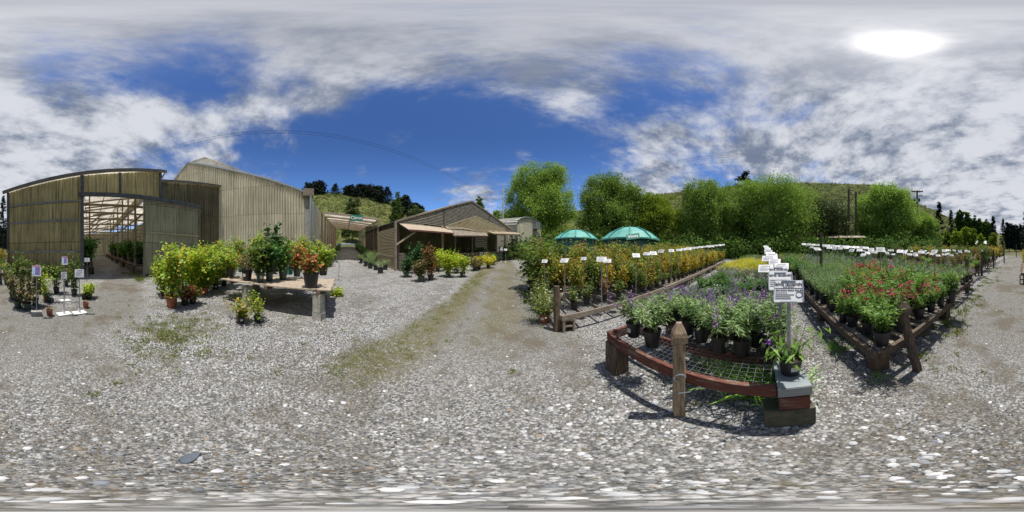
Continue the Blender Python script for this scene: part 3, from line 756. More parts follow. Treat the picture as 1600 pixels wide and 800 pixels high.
# side wall of slats along the aisle (local x=0, y 0..14)
mb = MB()
for i in range(26):
    zz_ = .35 + i * .125
    g0, g1 = F3.g(0, .3), F3.g(0, 5.2)
    if i < 6: mb.beam((0, .3, g0 + zz_ - .3), (0, 5.2, g1 + zz_ - .3), .02, .085)
    else: mb.beam((0, .1, g0 + zz_ - .3), (0, 5.2, g1 + zz_ - .3), .02, .06)
mb.build('side_slats', MT['lath'], lh)
mb = MB(); mb.poly([(.35, .1, F3.g(0, 0)), (.35, 14, F3.g(0, 14)), (.35, 14, 6.2), (.35, .1, pk[0].z - .1)], .03); mb.build('side_shade_backing', MT['wood_dark'], lh)  # dark sheet standing in for the shaded interior along the aisle side
MB().beam((-.05, .1, F3.g(0, 0) + .95), (-.05, 5.2, F3.g(0, 5.2) + .95), .05, .12).build('side_rail', MT['wood_grey'], lh)
MB().box((-.03, -.1, (F3.g(0, 0) + pk[0].z) / 2), (.16, .16, pk[0].z - F3.g(0, 0))).build('corner_post', MT['wood_grey'], lh)
MB().beam((0, -.15, F3.g(0, 0) + 1.9), (F3.x(640), -.9, F3.loc(640, 362, -.9).z), .1, .12).build('brace', MT['wood_pale'], lh)
# awnings
def awning(bl, br, fr, fl, off, mat, edge, label):
    q = [F3.loc(*bl), F3.loc(*br), F3.loc(*fr, -off), F3.loc(*fl, -off)]
    mb = MB(); mb.poly([q[3], q[2], q[1], q[0]], .05); o = mb.build('awning', mat, lh); o['label'] = label
    MB().beam(q[3] - Vector((0, 0, .05)), q[2] - Vector((0, 0, .05)), .04, .12).build('awning_edge', edge, o)
awning((624, 349), (702, 357), (709.5, 364), (639, 358.5), 1.3, MT['wood_pale'], MT['wood_red'], 'red edged plywood awning at the near corner')
awning((694, 352.5), (757, 360.5), (763, 368.5), (709, 368), 1.2, MT['wood_grey'], MT['wood_dark'], 'grey sagging middle awning')
awning((758, 360), (806, 363), (816, 366.5), (772, 365), 1.4, MT['frame_wood'], MT['wood_dark'], 'tan awning at the far end')
# interior lining, posts, block wall, louvre
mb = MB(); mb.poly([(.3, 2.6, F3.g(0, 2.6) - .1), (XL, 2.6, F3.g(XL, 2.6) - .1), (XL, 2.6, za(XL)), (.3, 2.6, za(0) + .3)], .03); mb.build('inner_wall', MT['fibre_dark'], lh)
for px in (711, 738, 760, 775, 789, 800):
    x = F3.x(px); MB().beam((x, 0, F3.g(x, 0) - .1), (x, 0, za(x) + .1), .13, .13).build('post', MT['wood_grey'], lh)
x = F3.x(689); MB().beam((x, -.2, F3.g(x, 0)), (x, -.2, za(x)), .2, .1).build('post', MT['lath'], lh)
def blockwall(x0, x1, y, hgt, name='block_wall', mat='brick', th=.3):
    mb = MB(); n_ = max(1, int((x1 - x0) / .5)); rr = random.Random(int(x0 * 10) + 3); row = 0; z = 0
    while z < hgt - .05:
        for i in range(n_):
            xx = x0 + (x1 - x0) * (i + .5) / n_
            mb.box((xx, y + rr.uniform(-.02, .02), F3.g(xx, y) + z + .09), ((x1 - x0) / n_ - .02, th, .17))
        z += .19
    return mb.build(name, MT[mat], lh)
blockwall(.15, F3.x(632), -.25, 1.25)
blockwall(F3.x(709), F3.x(800), -.1, 1.05)
MB().beam((F3.x(709), -.1, F3.g(F3.x(709), 0) + 1.12), (F3.x(800), -.1, F3.g(F3.x(800), 0) + 1.12), .5, .07).build('counter', MT['wood_grey'], lh)
xw0, xw1 = F3.x(743), F3.x(761); zt_, zb2 = F3.loc(750, 370).z, F3.loc(750, 387).z
win = MB().box(((xw0 + xw1) / 2, .05, (zt_ + zb2) / 2), (xw1 - xw0, .04, zt_ - zb2)).build('window', MT['white'], lh)
mb = MB()
for i in range(6): mb.box(((xw0 + xw1) / 2, -.02, zb2 + (zt_ - zb2) * (i + .5) / 6), (xw1 - xw0, .04, (zt_ - zb2) / 11), Matrix.Rotation(.02 * (i % 3 - 1), 3, 'Y'))
mb.build('shutter', MT['wood_brown'], win)

# ------------------------------------------------------------ arched greenhouse beyond
Q0 = PG(806, 27); Q1 = PG(846, 31)
F4 = Frame((Q0.x, Q0.y), (Q1.x - Q0.x, Q1.y - Q0.y)); WQ = (Q1 - Q0).length; 
gq = thing('greenhouse', 'small arched roof greenhouse beyond the slat house', 'greenhouse', (F4.o.x, F4.o.y, 0), F4.rz)
ze = F4.loc(808, 352).z; zp = F4.loc(826, 340).z
arch = lambda x: ze + (zp - ze) * math.sqrt(max(0, 1 - ((x - WQ / 2) / (WQ / 2)) ** 2)) ** .8
mb = MB(); corr(mb, 0, WQ, lambda x: F4.g(x, 0) - .2, lambda x: arch(x) - .05, pitch=.3, amp=.03); mb.build('wall', MT['fibre2'], gq)
dl = Vector((-5.5, 7, 0)); mb = MB(); xs_ = [WQ * (1 - math.cos(math.pi * i / 14)) / 2 for i in range(15)]
for a, b_ in zip(xs_, xs_[1:]):
    mb.poly([(a - .1, -.15, arch(a)), (b_ + .02, -.15, arch(b_)), (b_ + dl.x, dl.y, arch(b_)), (a + dl.x, dl.y, arch(a))], .03)
mb.build('roof', MT['metal_roof'], gq)
mb = MB(); mb.poly([(0, 0, 0), (0, 0, ze), (dl.x, dl.y, ze), (dl.x, dl.y, 0)], .05); mb.build('wall', MT['fibre2'], gq)
MB().beam((0, -.2, 1.2), (0, -.2, ze), .18, .18).build('corner_post', MT['galv'], gq)
mb = MB(); mb.tube([(xx, -.18, arch(xx)) for xx in xs_], .07, 6); mb.build('roof_trim', MT['galv'], gq)
MB().box((WQ * .72, -.4, (ze + zp) / 2 - .5), (1.1, .8, 1.3)).build('vent_hood', MT['galv'], gq)
# ------------------------------------------------------------ leaves
def nrm(a): return a / np.maximum(1e-9, np.linalg.norm(a, axis=1, keepdims=True))
def leaf_verts(B, D, L, Wd, rg, shape='n', droop=.15, upn=.6):
    n = len(B); D = nrm(D); rv = rg.normal(size=(n, 3)); rv[:, 2] = np.abs(rv[:, 2]) * (1 + upn * 2) + upn
    S = nrm(np.cross(D, rv)); N = nrm(np.cross(S, D)); N *= np.sign(N[:, 2:3] + 1e-6)
    L = np.broadcast_to(L, (n,))[:, None]; Wd = np.broadcast_to(Wd, (n,))[:, None]
    dz = np.zeros((n, 3)); dz[:, 2] = 1
    if shape == 'n':
        V = np.stack([B, B + D * L * .5 + S * Wd * .5 - dz * L * droop * .25, B + D * L - dz * L * droop, B + D * L * .5 - S * Wd * .5 - dz * L * droop * .25], 1)
    else:
        def q(a, s): return B + D * L * a + S * Wd * s - dz * L * droop * a * a + N * Wd * abs(s) * .25
        V = np.stack([q(0, 0), q(.22, .42), q(.62, .5), q(1, .0), q(.62, -.5), q(.22, -.42)], 1)
    return V.reshape(-1, 3), (4 if shape == 'n' else 6)

# ------------------------------------------------------------ foliage colours
LM = {}
LSC = dict(maple_leaves=1.6, bright_leaves=1.55, willow_leaves=2.25, dark_tree_leaves=1.5, yellow_tree_leaves=1.6, olive_tree_leaves=1.35, conifer_needles=1.0, scrub_leaves=1.8, salvia_leaves=1.5, silver_leaves=.85)
def lm(k, cols, **kw):
    q = LSC.get(k, 1.0 if 'petals' in k else 1.35); LM[k] = leaf(k, [tuple(min(.8, x * q * (1.0 if 'petals' in k or 'tree' in k else 1.15) + (.006 if i_ == 2 else 0)) for i_, x in enumerate(c)) for c in cols], **kw)
lm('willow_leaves', spec=.12, rough=.75, cols=[(.085, .13, .026), (.10, .15, .030), (.07, .11, .022), (.125, .165, .036)], trans=.35)
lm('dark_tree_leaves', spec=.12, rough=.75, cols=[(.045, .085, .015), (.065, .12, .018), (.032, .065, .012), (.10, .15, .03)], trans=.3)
lm('yellow_tree_leaves', spec=.12, rough=.75, cols=[(.13, .18, .02), (.18, .22, .02), (.09, .14, .018)], trans=.4)
lm('olive_tree_leaves', [(.07, .10, .025), (.10, .13, .035), (.05, .075, .02)], trans=.25)
lm('conifer_needles', [(.014, .026, .012), (.022, .036, .016), (.010, .020, .010)], trans=.05, rough=.7)
lm('scrub_leaves', [(.055, .075, .02), (.09, .10, .03), (.04, .055, .016), (.12, .115, .045)], trans=.1, rough=.8)
lm('green_leaves', [(.06, .14, .025), (.09, .18, .03), (.045, .105, .02)])
lm('dark_green_leaves', [(.03, .08, .025), (.045, .11, .03), (.025, .06, .02)])
lm('bright_leaves', [(.20, .27, .02), (.28, .32, .025), (.13, .21, .02), (.32, .31, .03)], trans=.4)
lm('maple_leaves', [(.17, .26, .03), (.26, .31, .03), (.11, .19, .025), (.30, .22, .04), (.09, .15, .03)], trans=.4)
lm('mixed_vine_leaves', [(.14, .20, .025), (.22, .23, .03), (.09, .14, .02), (.24, .13, .035), (.18, .23, .03), (.28, .25, .03)], trans=.35)
lm('red_vine_leaves', [(.17, .05, .03), (.12, .11, .03), (.20, .08, .03), (.07, .10, .025)], trans=.3)
lm('gold_vine_leaves', [(.34, .26, .02), (.25, .24, .025), (.15, .17, .02), (.32, .16, .03)], trans=.4)
lm('green_vine_leaves', [(.07, .13, .022), (.11, .17, .025), (.05, .09, .018), (.17, .19, .03)], trans=.35)
lm('salvia_leaves', [(.12, .19, .07), (.16, .24, .08), (.09, .15, .055), (.19, .25, .11)], trans=.3)
lm('penstemon_leaves', [(.11, .20, .035), (.15, .25, .045), (.08, .15, .03)], trans=.35)
lm('silver_leaves', [(.25, .30, .24), (.33, .37, .31), (.18, .23, .17)], trans=.15, rough=.8)
lm('yellow_grass', [(.40, .36, .03), (.30, .30, .03), (.46, .38, .05), (.20, .24, .03)], trans=.4)
lm('red_maple_leaves', [(.28, .06, .035), (.16, .12, .03), (.12, .15, .03), (.30, .15, .04)], trans=.35)
lm('brown_leaves', [(.16, .12, .05), (.11, .12, .04), (.20, .13, .05), (.08, .10, .03)], trans=.25)
lm('grass_blades', [(.13, .17, .03), (.20, .19, .05), (.09, .12, .02)], trans=.3)
lm('lush_grass', [(.14, .27, .04), (.19, .33, .06), (.10, .20, .03)], trans=.35)
lm('violet_petals', [(.30, .10, .50), (.22, .06, .42), (.40, .18, .58)], trans=.3)
lm('red_petals', [(.55, .0, .09), (.42, .0, .07), (.66, .02, .20)], trans=.3)
lm('pink_petals', [(.60, .22, .38), (.70, .36, .48)], trans=.3)
lm('cream_petals', [(.75, .70, .38), (.80, .78, .55), (.68, .60, .22)], trans=.3)
lm('white_petals', [(.75, .75, .70), (.66, .64, .60)], trans=.3)
lm('yellow_petals', [(.75, .55, .03), (.70, .45, .02)], trans=.3)
lm('lavender_petals', [(.34, .26, .52), (.42, .34, .58), (.26, .2, .42)], trans=.3)

# ------------------------------------------------------------ trees
def tree(name, label, px, r, hw, top_py, mat, seed, low=.12, topr=.28, style='broad', n=26000, ls=.30, group=None, lobes=9, trunk=True, depth=.72):
    rg = np.random.default_rng(seed); p = PG(px, r) if r < 60 else Vector((*[r * c for c in ray(px)], hillz(r, R_((px - 800) * .225)) - .5))
    Rw = r * math.tan(R_(hw * .225)); Hh = CAM_H + r * tane(top_py) - p.z
    root = thing(name, label, 'tree', p, face_rz(p), group)
    zlo = Hh * low; cz = (zlo + Hh) / 2; rz = (Hh - zlo) / 2
    L = []
    Rw *= 1.04
    L.append((0, 0, cz, Rw * .62, rz * .94))
    for zf, rr_, lr, cnt in ((.16, .62, .42, 6), (.42, .64, .42, 7), (.66, .52, .42, 6), (.84, topr, .40, 4 if topr < .4 else 6)):
        for i in range(cnt):
            a = 6.283 * i / cnt + rg.uniform(-.4, .4)
            L.append((math.cos(a) * Rw * rr_, math.sin(a) * Rw * rr_ * depth, zlo + (Hh - zlo) * (zf + rg.uniform(-.06, .06)), Rw * lr * rg.uniform(.85, 1.12), (Hh - zlo) * rg.uniform(.13, .2)))
    vol = np.array([l[3] ** 2 * l[4] for l in L]) ** .8; vol /= vol.sum()
    n = int(n * 1.7); ncl = int(130 + n / 190); per = n // ncl; Bs = []; Ds = []
    for c in range(ncl):
        l = L[rg.choice(len(L), p=vol)]
        dvec = rg.normal(size=3); dvec /= np.linalg.norm(dvec); 
        if dvec[2] < -.3: dvec[2] *= .5
        q = rg.uniform(.15, .6) if c % 6 == 0 else rg.uniform(.66, 1.02)
        cc = np.array([l[0] + dvec[0] * l[3] * q, l[1] + dvec[1] * l[3] * q * depth, l[2] + dvec[2] * l[4] * q])
        cs = Rw * rg.uniform(.06, .12)
        off = rg.normal(size=(per, 3)) * cs
        if style == 'willow': off[:, 2] = off[:, 2] * 1.0 - np.abs(rg.normal(size=per)) * cs * .5; off[:, :2] *= .8
        Bs.append(cc + off)
        Dd = rg.normal(size=(per, 3)) + dvec * .6
        if style == 'willow': Dd[:, 2] -= .9
        Ds.append(Dd)
    B = np.concatenate(Bs); D = np.concatenate(Ds); B[:, 2] = np.clip(B[:, 2], .1, Hh * 1.02)
    m_ = len(B); Ls = ls * rg.uniform(.6, 1.3, m_)
    V, k = leaf_verts(B, D, Ls, Ls * (.5 if style == 'willow' else .62), rg, 'n', .15, .2)
    npmesh('crown', V, k, mat, root)
    if trunk:
        mb = MB(); tr = max(.15, Rw * .055)
        mb.tube([(0, 0, -.3), (Rw * .03, 0, Hh * .2), (-Rw * .03, Rw * .02, Hh * .42), (0, 0, Hh * .7)], [tr, tr * .8, tr * .55, tr * .2], 8)
        for i in range(7):
            a = i * .9 + rg.uniform(0, .5); z0 = Hh * rg.uniform(.12, .4); q = Rw * rg.uniform(.45, .75)
            mb.tube([(0, 0, z0), (math.cos(a) * q * .5, math.sin(a) * q * .5, z0 + Hh * .12), (math.cos(a) * q, math.sin(a) * q, z0 + Hh * .32)], [tr * .5, tr * .32, tr * .1], 6)
        mb.build('trunk', MT['bark'], root)
    return root
def conifer(name, label, px, r, hw, top_py, seed, group=None, n=7000, ragged=.2, mat=None, flat=False):
    rg = np.random.default_rng(seed); p = PG(px, r) if r < 60 else Vector((*[r * c for c in ray(px)], hillz(r, R_((px - 800) * .225)) - .5))
    Rw = r * math.tan(R_(hw * .225)); Hh = CAM_H + r * tane(top_py) - p.z
    root = thing(name, label, 'tree', p, 0, group)
    nb = 90; per = n // nb; Bs = []; Ds = []
    for i in range(nb):
        t = (i + rg.random()) / nb; z = Hh * (.08 + .90 * t); a = rg.uniform(0, 6.283)
        ln = Rw * ((1 - t) ** (.75 if not flat else .35)) * rg.uniform(1 - ragged * 2, 1.08) + Rw * .04
        u = rg.random(per) ** .7; dr = np.array([math.cos(a), math.sin(a), rg.uniform(-.12, .22)])
        b_ = np.outer(u * ln, dr) + np.array([0, 0, z]) + rg.normal(size=(per, 3)) * np.array([1, 1, .7]) * (Rw * .075) * (1.2 - u[:, None] * .6)
        Bs.append(b_); Ds.append(rg.normal(size=(per, 3)) * .7 + dr)
    B = np.concatenate(Bs); D = np.concatenate(Ds); s = Rw * .16
    V, k = leaf_verts(B, D, s * rg.uniform(.5, 1.2, len(B)), s * .42, rg, 'n', .1, .3)
    npmesh('crown', V, k, mat or LM['conifer_needles'], root)
    mb = MB(); tr = max(.12, Hh * .015); mb.tube([(0, 0, -.5), (0, 0, Hh * .5), (0, 0, Hh * .96)], [tr, tr * .7, tr * .2], 6); mb.build('trunk', MT['bark'], root)
    return root

tree('broadleaf_tree', 'largest round green tree behind the arched greenhouse', 842, 36, 55, 266, LM['willow_leaves'], 11, low=.04, topr=.48, style='willow', n=68000, ls=.34)
tree('broadleaf_tree', 'drooping green tree behind the two green domed tanks', 953, 31, 53, 277, LM['willow_leaves'], 12, low=.05, style='willow', n=42000, ls=.34)
tree('broadleaf_tree', 'yellow green bushy tree right of the domed tanks', 1027, 31, 41, 306, LM['yellow_tree_leaves'], 13, low=.04, n=24000, ls=.28)
tree('broadleaf_tree', 'tall light green tree left of the spiky cypress top', 1108, 30, 54, 284, LM['willow_leaves'], 14, low=.04, style='willow', n=40000, ls=.30)
tree('broadleaf_tree', 'wide dense green tree right of the spiky cypress top', 1214, 32, 72, 292, LM['willow_leaves'], 15, topr=.5, low=.02, n=60000, ls=.27, lobes=12)
tree('broadleaf_tree', 'thin olive green tree before the hill, left of the two bare posts', 1297, 32, 44, 308, LM['olive_tree_leaves'], 16, low=.05, n=20000, ls=.24)
tree('broadleaf_tree', 'big light green tree right of the two bare posts', 1386, 33, 50, 290, LM['willow_leaves'], 17, low=.03, n=52000, ls=.29, lobes=12)
tree('broadleaf_tree', 'lower green tree below the utility pole', 1442, 36, 28, 330, LM['willow_leaves'], 18, low=.03, n=20000, ls=.28)
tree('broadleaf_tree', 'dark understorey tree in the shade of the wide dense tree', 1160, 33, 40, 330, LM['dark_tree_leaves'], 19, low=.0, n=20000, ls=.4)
conifer('cypress_tree', 'dark cypress with a spiky flat top above the green trees', 1163, 42, 27, 268, 21, ragged=.45, flat=True, n=4500)
for i, (px, r, hw, ty) in enumerate([(1467, 62, 13, 315), (1486, 64, 9, 327), (1552, 60, 10, 337), (1567, 58, 8, 341)]):
    conifer('conifer_tree', ['tallest dark conifer at the foot of the hill', 'dark conifer just right of the tallest one', 'dark pointed conifer near the end of the drive', 'shorter dark conifer beside the drive end'][i], px, r, hw, ty, 30 + i)
for i, (px, ty, hw) in enumerate([(1500, 330, 9), (1511, 334, 8), (1521, 338, 8), (1530, 341, 7), (1539, 345, 7), (1546, 350, 8)]):
    tree('background_tree', f'grey green tree, {od(i)} from the left in the row sloping down right of the conifers', px, 68 - i, hw, ty, LM['dark_tree_leaves'], 40 + i, n=5000, ls=.7, group='row of distant trees right of the conifers')
for i, (px, ty, hw) in enumerate([(1577, 350, 9), (1588, 353, 9), (1599, 352, 9), (1613, 356, 9)]):
    tree('background_tree', f'low dark rounded tree beyond the end of the drive, {od(i)} from the left', px, 60, hw, ty, LM['conifer_needles'], 50 + i, n=5000, ls=.6, group='low trees beyond the end of the drive')
conifer('conifer_tree', 'dark conifer behind the left corner of the olive greenhouse', 5, 34, 12, 305, 60)
for i, (px, ty, hw, r) in enumerate([(1479, 362, 6, 40), (1495, 359, 9, 36), (1508, 354, 8, 42), (1518, 358, 8, 44), (1552, 365, 7, 40), (1532, 366, 6, 38)]):
    tree('small_tree', f'small yellow green tree across the far end of the beds, {["leftmost", "second from left", "third from left", "fourth from left", "rightmost", "fifth from left"][i]}', px, r, hw, ty, LM['yellow_tree_leaves'], 70 + i, n=5000, ls=.3, group='small yellow green trees beyond the beds')
# trees on the left hill's crest
for i, (px, ty, hw, r) in enumerate([(484, 286, 11, 175), (497, 284, 15, 180), (524, 287, 7, 180), (548, 291, 12, 182), (563, 288, 12, 180), (575, 290, 14, 178), (590, 291, 13, 178), (606, 292, 9, 176), (632, 306, 13, 150), (650, 318, 12, 140)]):
    lb_ = f'dark conifer on the left hill crest, {od(i)} from the left of those there'
    if i in (2, 4, 7): conifer('crest_tree', lb_, px, r, hw * 1.5, ty, 80 + i, n=2600, ragged=.2, group='dark conifers on the left hill crest')
    else: tree('crest_tree', lb_, px, r, hw, ty, LM['conifer_needles'], 80 + i, n=3500, ls=1.6, low=0, group='dark conifers on the left hill crest')
tree('hill_tree', 'spreading olive tree on the slope right of the crest conifers', 620, 50, 12, 312, LM['olive_tree_leaves'], 95, n=12000, ls=.4)
conifer('pine_tree', 'tall open pine in front of the left hill above the slat house', 622, 46, 12, 298, 94, ragged=.4, flat=True, n=5000, mat=LM['dark_tree_leaves'])
tree('hill_tree', 'brown olive shrub tree mid slope on the left hill', 550, 62, 16, 312, LM['olive_tree_leaves'], 96, n=9000, ls=.5)
tree('hill_tree', 'grey green tree behind the slat house roof at its left', 652, 40, 16, 322, LM['olive_tree_leaves'], 97, n=10000, ls=.35)
tree('hill_tree', 'dark treetop just behind the slat house peak', 749, 40, 9, 308, LM['dark_tree_leaves'], 98, n=6000, ls=.35)
tree('hill_tree', 'pale green treetop left of the grey pole', 775, 40, 9, 330, LM['yellow_tree_leaves'], 99, n=6000, ls=.35)

# scrub on the hills: a mass nobody could count
rg = np.random.default_rng(77); Bs = []; Ds = []; Ss = []
for i in range(7000):
    px = rg.uniform(440, 760) if i % 3 == 0 else rg.uniform(930, 1510); a = R_((px - 800) * .225); r = 66 + 126 * rg.random() ** .75
    z = hillz(r, a); s = rg.uniform(.8, 2.4); k = 14
    Bs.append(np.array([r * math.sin(a), r * math.cos(a), z + s * .3]) + rg.normal(size=(k, 3)) * s * .42); Ds.append(rg.normal(size=(k, 3))); Ss.append(np.full(k, s * .55))
V, k = leaf_verts(np.concatenate(Bs), np.concatenate(Ds), np.concatenate(Ss), np.concatenate(Ss) * .7, rg, 'n', .1, .5)
o = npmesh('scrub', V, k, LM['scrub_leaves']); tag(o, 'low olive green scrub covering the hillsides', 'scrub', kind='stuff')
# dark undergrowth beneath the trees
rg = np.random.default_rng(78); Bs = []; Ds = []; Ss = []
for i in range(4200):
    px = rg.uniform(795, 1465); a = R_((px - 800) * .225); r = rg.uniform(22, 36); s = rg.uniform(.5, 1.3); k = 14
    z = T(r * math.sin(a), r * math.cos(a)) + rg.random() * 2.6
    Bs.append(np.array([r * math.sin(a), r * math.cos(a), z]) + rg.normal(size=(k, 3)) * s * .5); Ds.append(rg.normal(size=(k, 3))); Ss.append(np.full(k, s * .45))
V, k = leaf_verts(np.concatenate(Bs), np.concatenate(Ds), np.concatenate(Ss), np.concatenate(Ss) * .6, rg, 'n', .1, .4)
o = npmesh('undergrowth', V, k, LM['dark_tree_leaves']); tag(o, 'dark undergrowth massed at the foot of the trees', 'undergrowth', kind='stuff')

# ------------------------------------------------------------ domed tanks
def tank(label, px, r, hwpx, top_py, eave_py, seedz):
    p = PG(px, r); Rr = r * math.tan(R_(hwpx * .225)); zt_ = CAM_H + r * tane(top_py) - p.z; ze_ = CAM_H + r * tane(eave_py) - p.z
    t_ = thing('water_tank', label, 'tank', p, face_rz(p) + .3)
    MB().lathe([(Rr * .88, -.2), (Rr * .88, ze_ * .5), (Rr * .9, ze_ * .52), (Rr * .88, ze_ * .54), (Rr * .88, ze_ + .02)], 40).build('body', MT['tankbody'], t_, smooth=True)
    MB().lathe([(Rr, ze_ - .12), (Rr, ze_), (Rr * .72, ze_ + (zt_ - ze_) * .52), (Rr * .35, ze_ + (zt_ - ze_) * .93), (.02, zt_)], 14).build('dome', MT['tankgreen'], t_)
    for i in range(9):
        a = i * 6.283 / 9 + .2; w_ = .12
        dv = Vector((math.cos(a), math.sin(a), 0)); q = [(Rr * .98, ze_ + .05), (Rr * .72, ze_ + (zt_ - ze_) * .54 + .04), (Rr * .35, ze_ + (zt_ - ze_) * .93 + .05)]
        mb = MB()
        for (ra, za_), (rb, zb__) in zip(q, q[1:]): mb.beam(dv * ra + Vector((0, 0, za_)), dv * rb + Vector((0, 0, zb__)), w_ * .8, .08)
        mb.build('rib', MT['tankrib'], t_)
    MB().lathe([(.5, zt_ - .05), (.5, zt_ + .1), (0.01, zt_ + .14)], 12).build('hatch', MT['cable'], t_)
    return t_, Rr, ze_, zt_
tank('larger green domed tank behind the vine bench, with the Vines sign', 985, 15.5, 45, 356, 375, 0)
tank('smaller green domed tank, left of the larger one', 900, 19, 34, 360, 374, 0)
ps = P(989, 369.5, 12.2)
sg = thing('vines_sign', 'green sign with white word Vines before the larger domed tank', 'sign', ps, face_rz(ps))
wS, hS = 12.2 * math.radians(21 * .225), .46
sg.rotation_euler = (-.6, -.14, sg.rotation_euler[2])
MB().box((0, 0, 0), (wS, .04, hS * 1.15)).build('board', MT['green_sign'], sg)
text_obj('Vines', .36, MT['letter'], sg, (0, -.03, 0), (R_(90), 0, 0), bold=True)
g_ = T(ps.x, ps.y); MB().beam((.3, .95, -1.6), (0, .05, .1), .06, .06).build('stake', MT['wood_grey'], sg)

# ------------------------------------------------------------ poles, wires, small roof
def pole(label, px, r, top_py, rad_, mat='wood_darkpost', name='wooden_post', lean=(0, 0)):
    p = PG(px, r); h = CAM_H + r * tane(top_py) - p.z
    o = MB().tube([(0, 0, -.3), (lean[0] * .5, lean[1] * .5, h * .5), (lean[0], lean[1], h)], [rad_, rad_ * .92, rad_ * .82], 10).build(name, MT[mat], loc=p); tag(o, label, 'post'); return p, h
pole('tall bare wooden post, left of the pair beside the flat roof', 1326, 30, 295, .22)
pole('tall bare wooden post, right of the pair, leaning slightly', 1338, 30, 301, .22, lean=(-.3, .3))
pole('thin pale grey pole between the slat house and the largest tree', 786, 33, 287, .13, 'plastic_pipe', 'pole')
pr_ = PG(1324, 27); up = thing('flat_roof_shelter', 'small open shelter with a flat pale roof below the two bare posts', 'shelter', pr_, face_rz(pr_))
zr = CAM_H + 27 * tane(370) - pr_.z
MB().box((0, 0, zr), (27 * math.radians(56 * .225), 3.0, .12), Matrix.Rotation(.22, 3, 'X')).build('roof', MT['wood_pale'], up)
for x in (-1.6, 0, 1.3, 2.2): MB().beam((x, .3, -.2), (x, .3, zr - .05), .25, .25).build('post', MT['wood_darkpost'], up)
MB().box((-.9, .6, zr - .6), (1.3, .2, 1.1)).build('back_panel', MT['wood_brown'], up)
pu = PG(1433, 40); hu = CAM_H + 40 * tane(298) - pu.z
u_ = thing('utility_pole', 'dark utility pole with crossarms and transformers above the trees', 'utility pole', pu, face_rz(pu))
MB().tube([(0, 0, -.5), (0, 0, hu)], [.3, .22], 10).build('shaft', MT['wood_dark'], u_)
MB().beam((-1.45, 0, hu - .25), (1.45, 0, hu - .25), .22, .3).build('crossarm', MT['wood_dark'], u_)
MB().beam((-.2, 0, hu - 1.5), (1.35, 0, hu - 1.5), .16, .2).build('crossarm', MT['wood_dark'], u_)
for x in (-1.3, -.6, .6, 1.3): MB().lathe([(.05, 0), (.11, .06), (.05, .14), (.1, .2), (.02, .3)], 8, (x, 0, hu - .15)).build('insulator', MT['cable'], u_)
for x in (-.65, .5): MB().lathe([(.01, 0), (.24, .02), (.24, .8), (.1, .9), (.01, .92)], 12, (x, .1, hu - 3.0)).build('transformer', MT['cable'], u_)
def wire(name, label, pts_, rad_=.018):
    o = MB().tube(pts_, rad_, 4).build(name, MT['cable']); tag(o, label, 'wire', 'overhead wires'); return o
def wire_line(a0px, D_, f, t0, t1, dz):
    a = R_((a0px - 800) * .225); n_ = Vector((math.sin(a), math.cos(a), 0)); t_ = Vector((math.cos(a), -math.sin(a), 0)); out_ = []
    for i in range(61):
        s_ = t0 + (t1 - t0) * i / 60; v = n_ * (D_ + dz * .3) + t_ * s_; out_.append((v.x, v.y, f(s_) + dz))
    return out_
for i, dz in enumerate((0, -.35)):
    wire('overhead_wire', ['upper of the two wires arching over the left greenhouses', 'lower of the two wires arching over the left greenhouses'][i], wire_line(450, 9, lambda s_: .00545 * s_ * s_ - .051 * s_ + 10.3, -26, 35, dz), .012)
D5 = 40 * math.cos(R_((1433 - 1165) * .225)); tp = 40 * math.sin(R_((1433 - 1165) * .225)); zpole = pu.z + hu
bq = (zpole - 15.6) / tp ** 2
for i, dz in enumerate((0, -.5, -1.6)):
    wire('overhead_wire', ['topmost of the three wires running from the utility pole over the trees', 'middle of the three wires running from the utility pole over the trees', 'lowest of the three wires running from the utility pole over the trees'][i],
         wire_line(1165, D5, lambda s_: bq * s_ * s_ * (1 if s_ > 0 else .9) + 15.8, -34, tp, dz), .014)
wire('overhead_wire', 'distant wire right of the utility pole beyond the conifers', [(pu.x, pu.y, zpole), *[tuple(P(px, 302 + (340 - 302) * ((px - 1433) / 170) ** .5, 40 + (px - 1433) * .12)) for px in (1450, 1480, 1520, 1560, 1600)]], .02)
# distant grey roofed building
pb = PG(1524, 52); b_ = thing('distant_shed', 'low grey roofed shed seen between the small trees', 'shed', pb, face_rz(pb))
MB().box((0, 0, 1.3), (6.5, 4, 2.6)).build('wall', MT['wood_brown'], b_)
mb = MB(); mb.poly([(-3.5, -2.4, 2.6), (3.5, -2.4, 2.6), (3.5, 0, 3.8), (-3.5, 0, 3.8)], .08); mb.poly([(-3.5, 0, 3.8), (3.5, 0, 3.8), (3.5, 2.4, 2.6), (-3.5, 2.4, 2.6)], .08); mb.build('roof', MT['galv'], b_)
MB().box((.8, -2.03, 1.1), (.9, .06, 1.9)).build('door', MT['white'], b_)
# ------------------------------------------------------------ potted plants
_pots = {}
def pot_mesh(r, h, mat):
    k = (round(r, 3), round(h, 3), mat)
    if k not in _pots:
        a = MB().lathe([(r * .74, 0), (r * .98, h * .9), (r * 1.05, h * .9), (r * 1.06, h), (r * .97, h), (r * .92, h * .86)], 18)
        a.add([(r * .74 * math.cos(i * .349), r * .74 * math.sin(i * .349), 0) for i in range(18)], [tuple(range(18))[::-1]])
        p_ = a.build('pot', MT[mat], smooth=False)
        s_ = MB(); s_.add([(r * .93 * math.cos(i * .449), r * .93 * math.sin(i * .449), h * .88 + .008 * math.sin(i * 2.3)) for i in range(14)] + [(0, 0, h * .92)], [(i, (i + 1) % 14, 14) for i in range(14)])
        q_ = s_.build('soil', MT['soil'])
        _pots[k] = (p_.data, q_.data); bpy.data.objects.remove(p_); bpy.data.objects.remove(q_)
    return _pots[k]
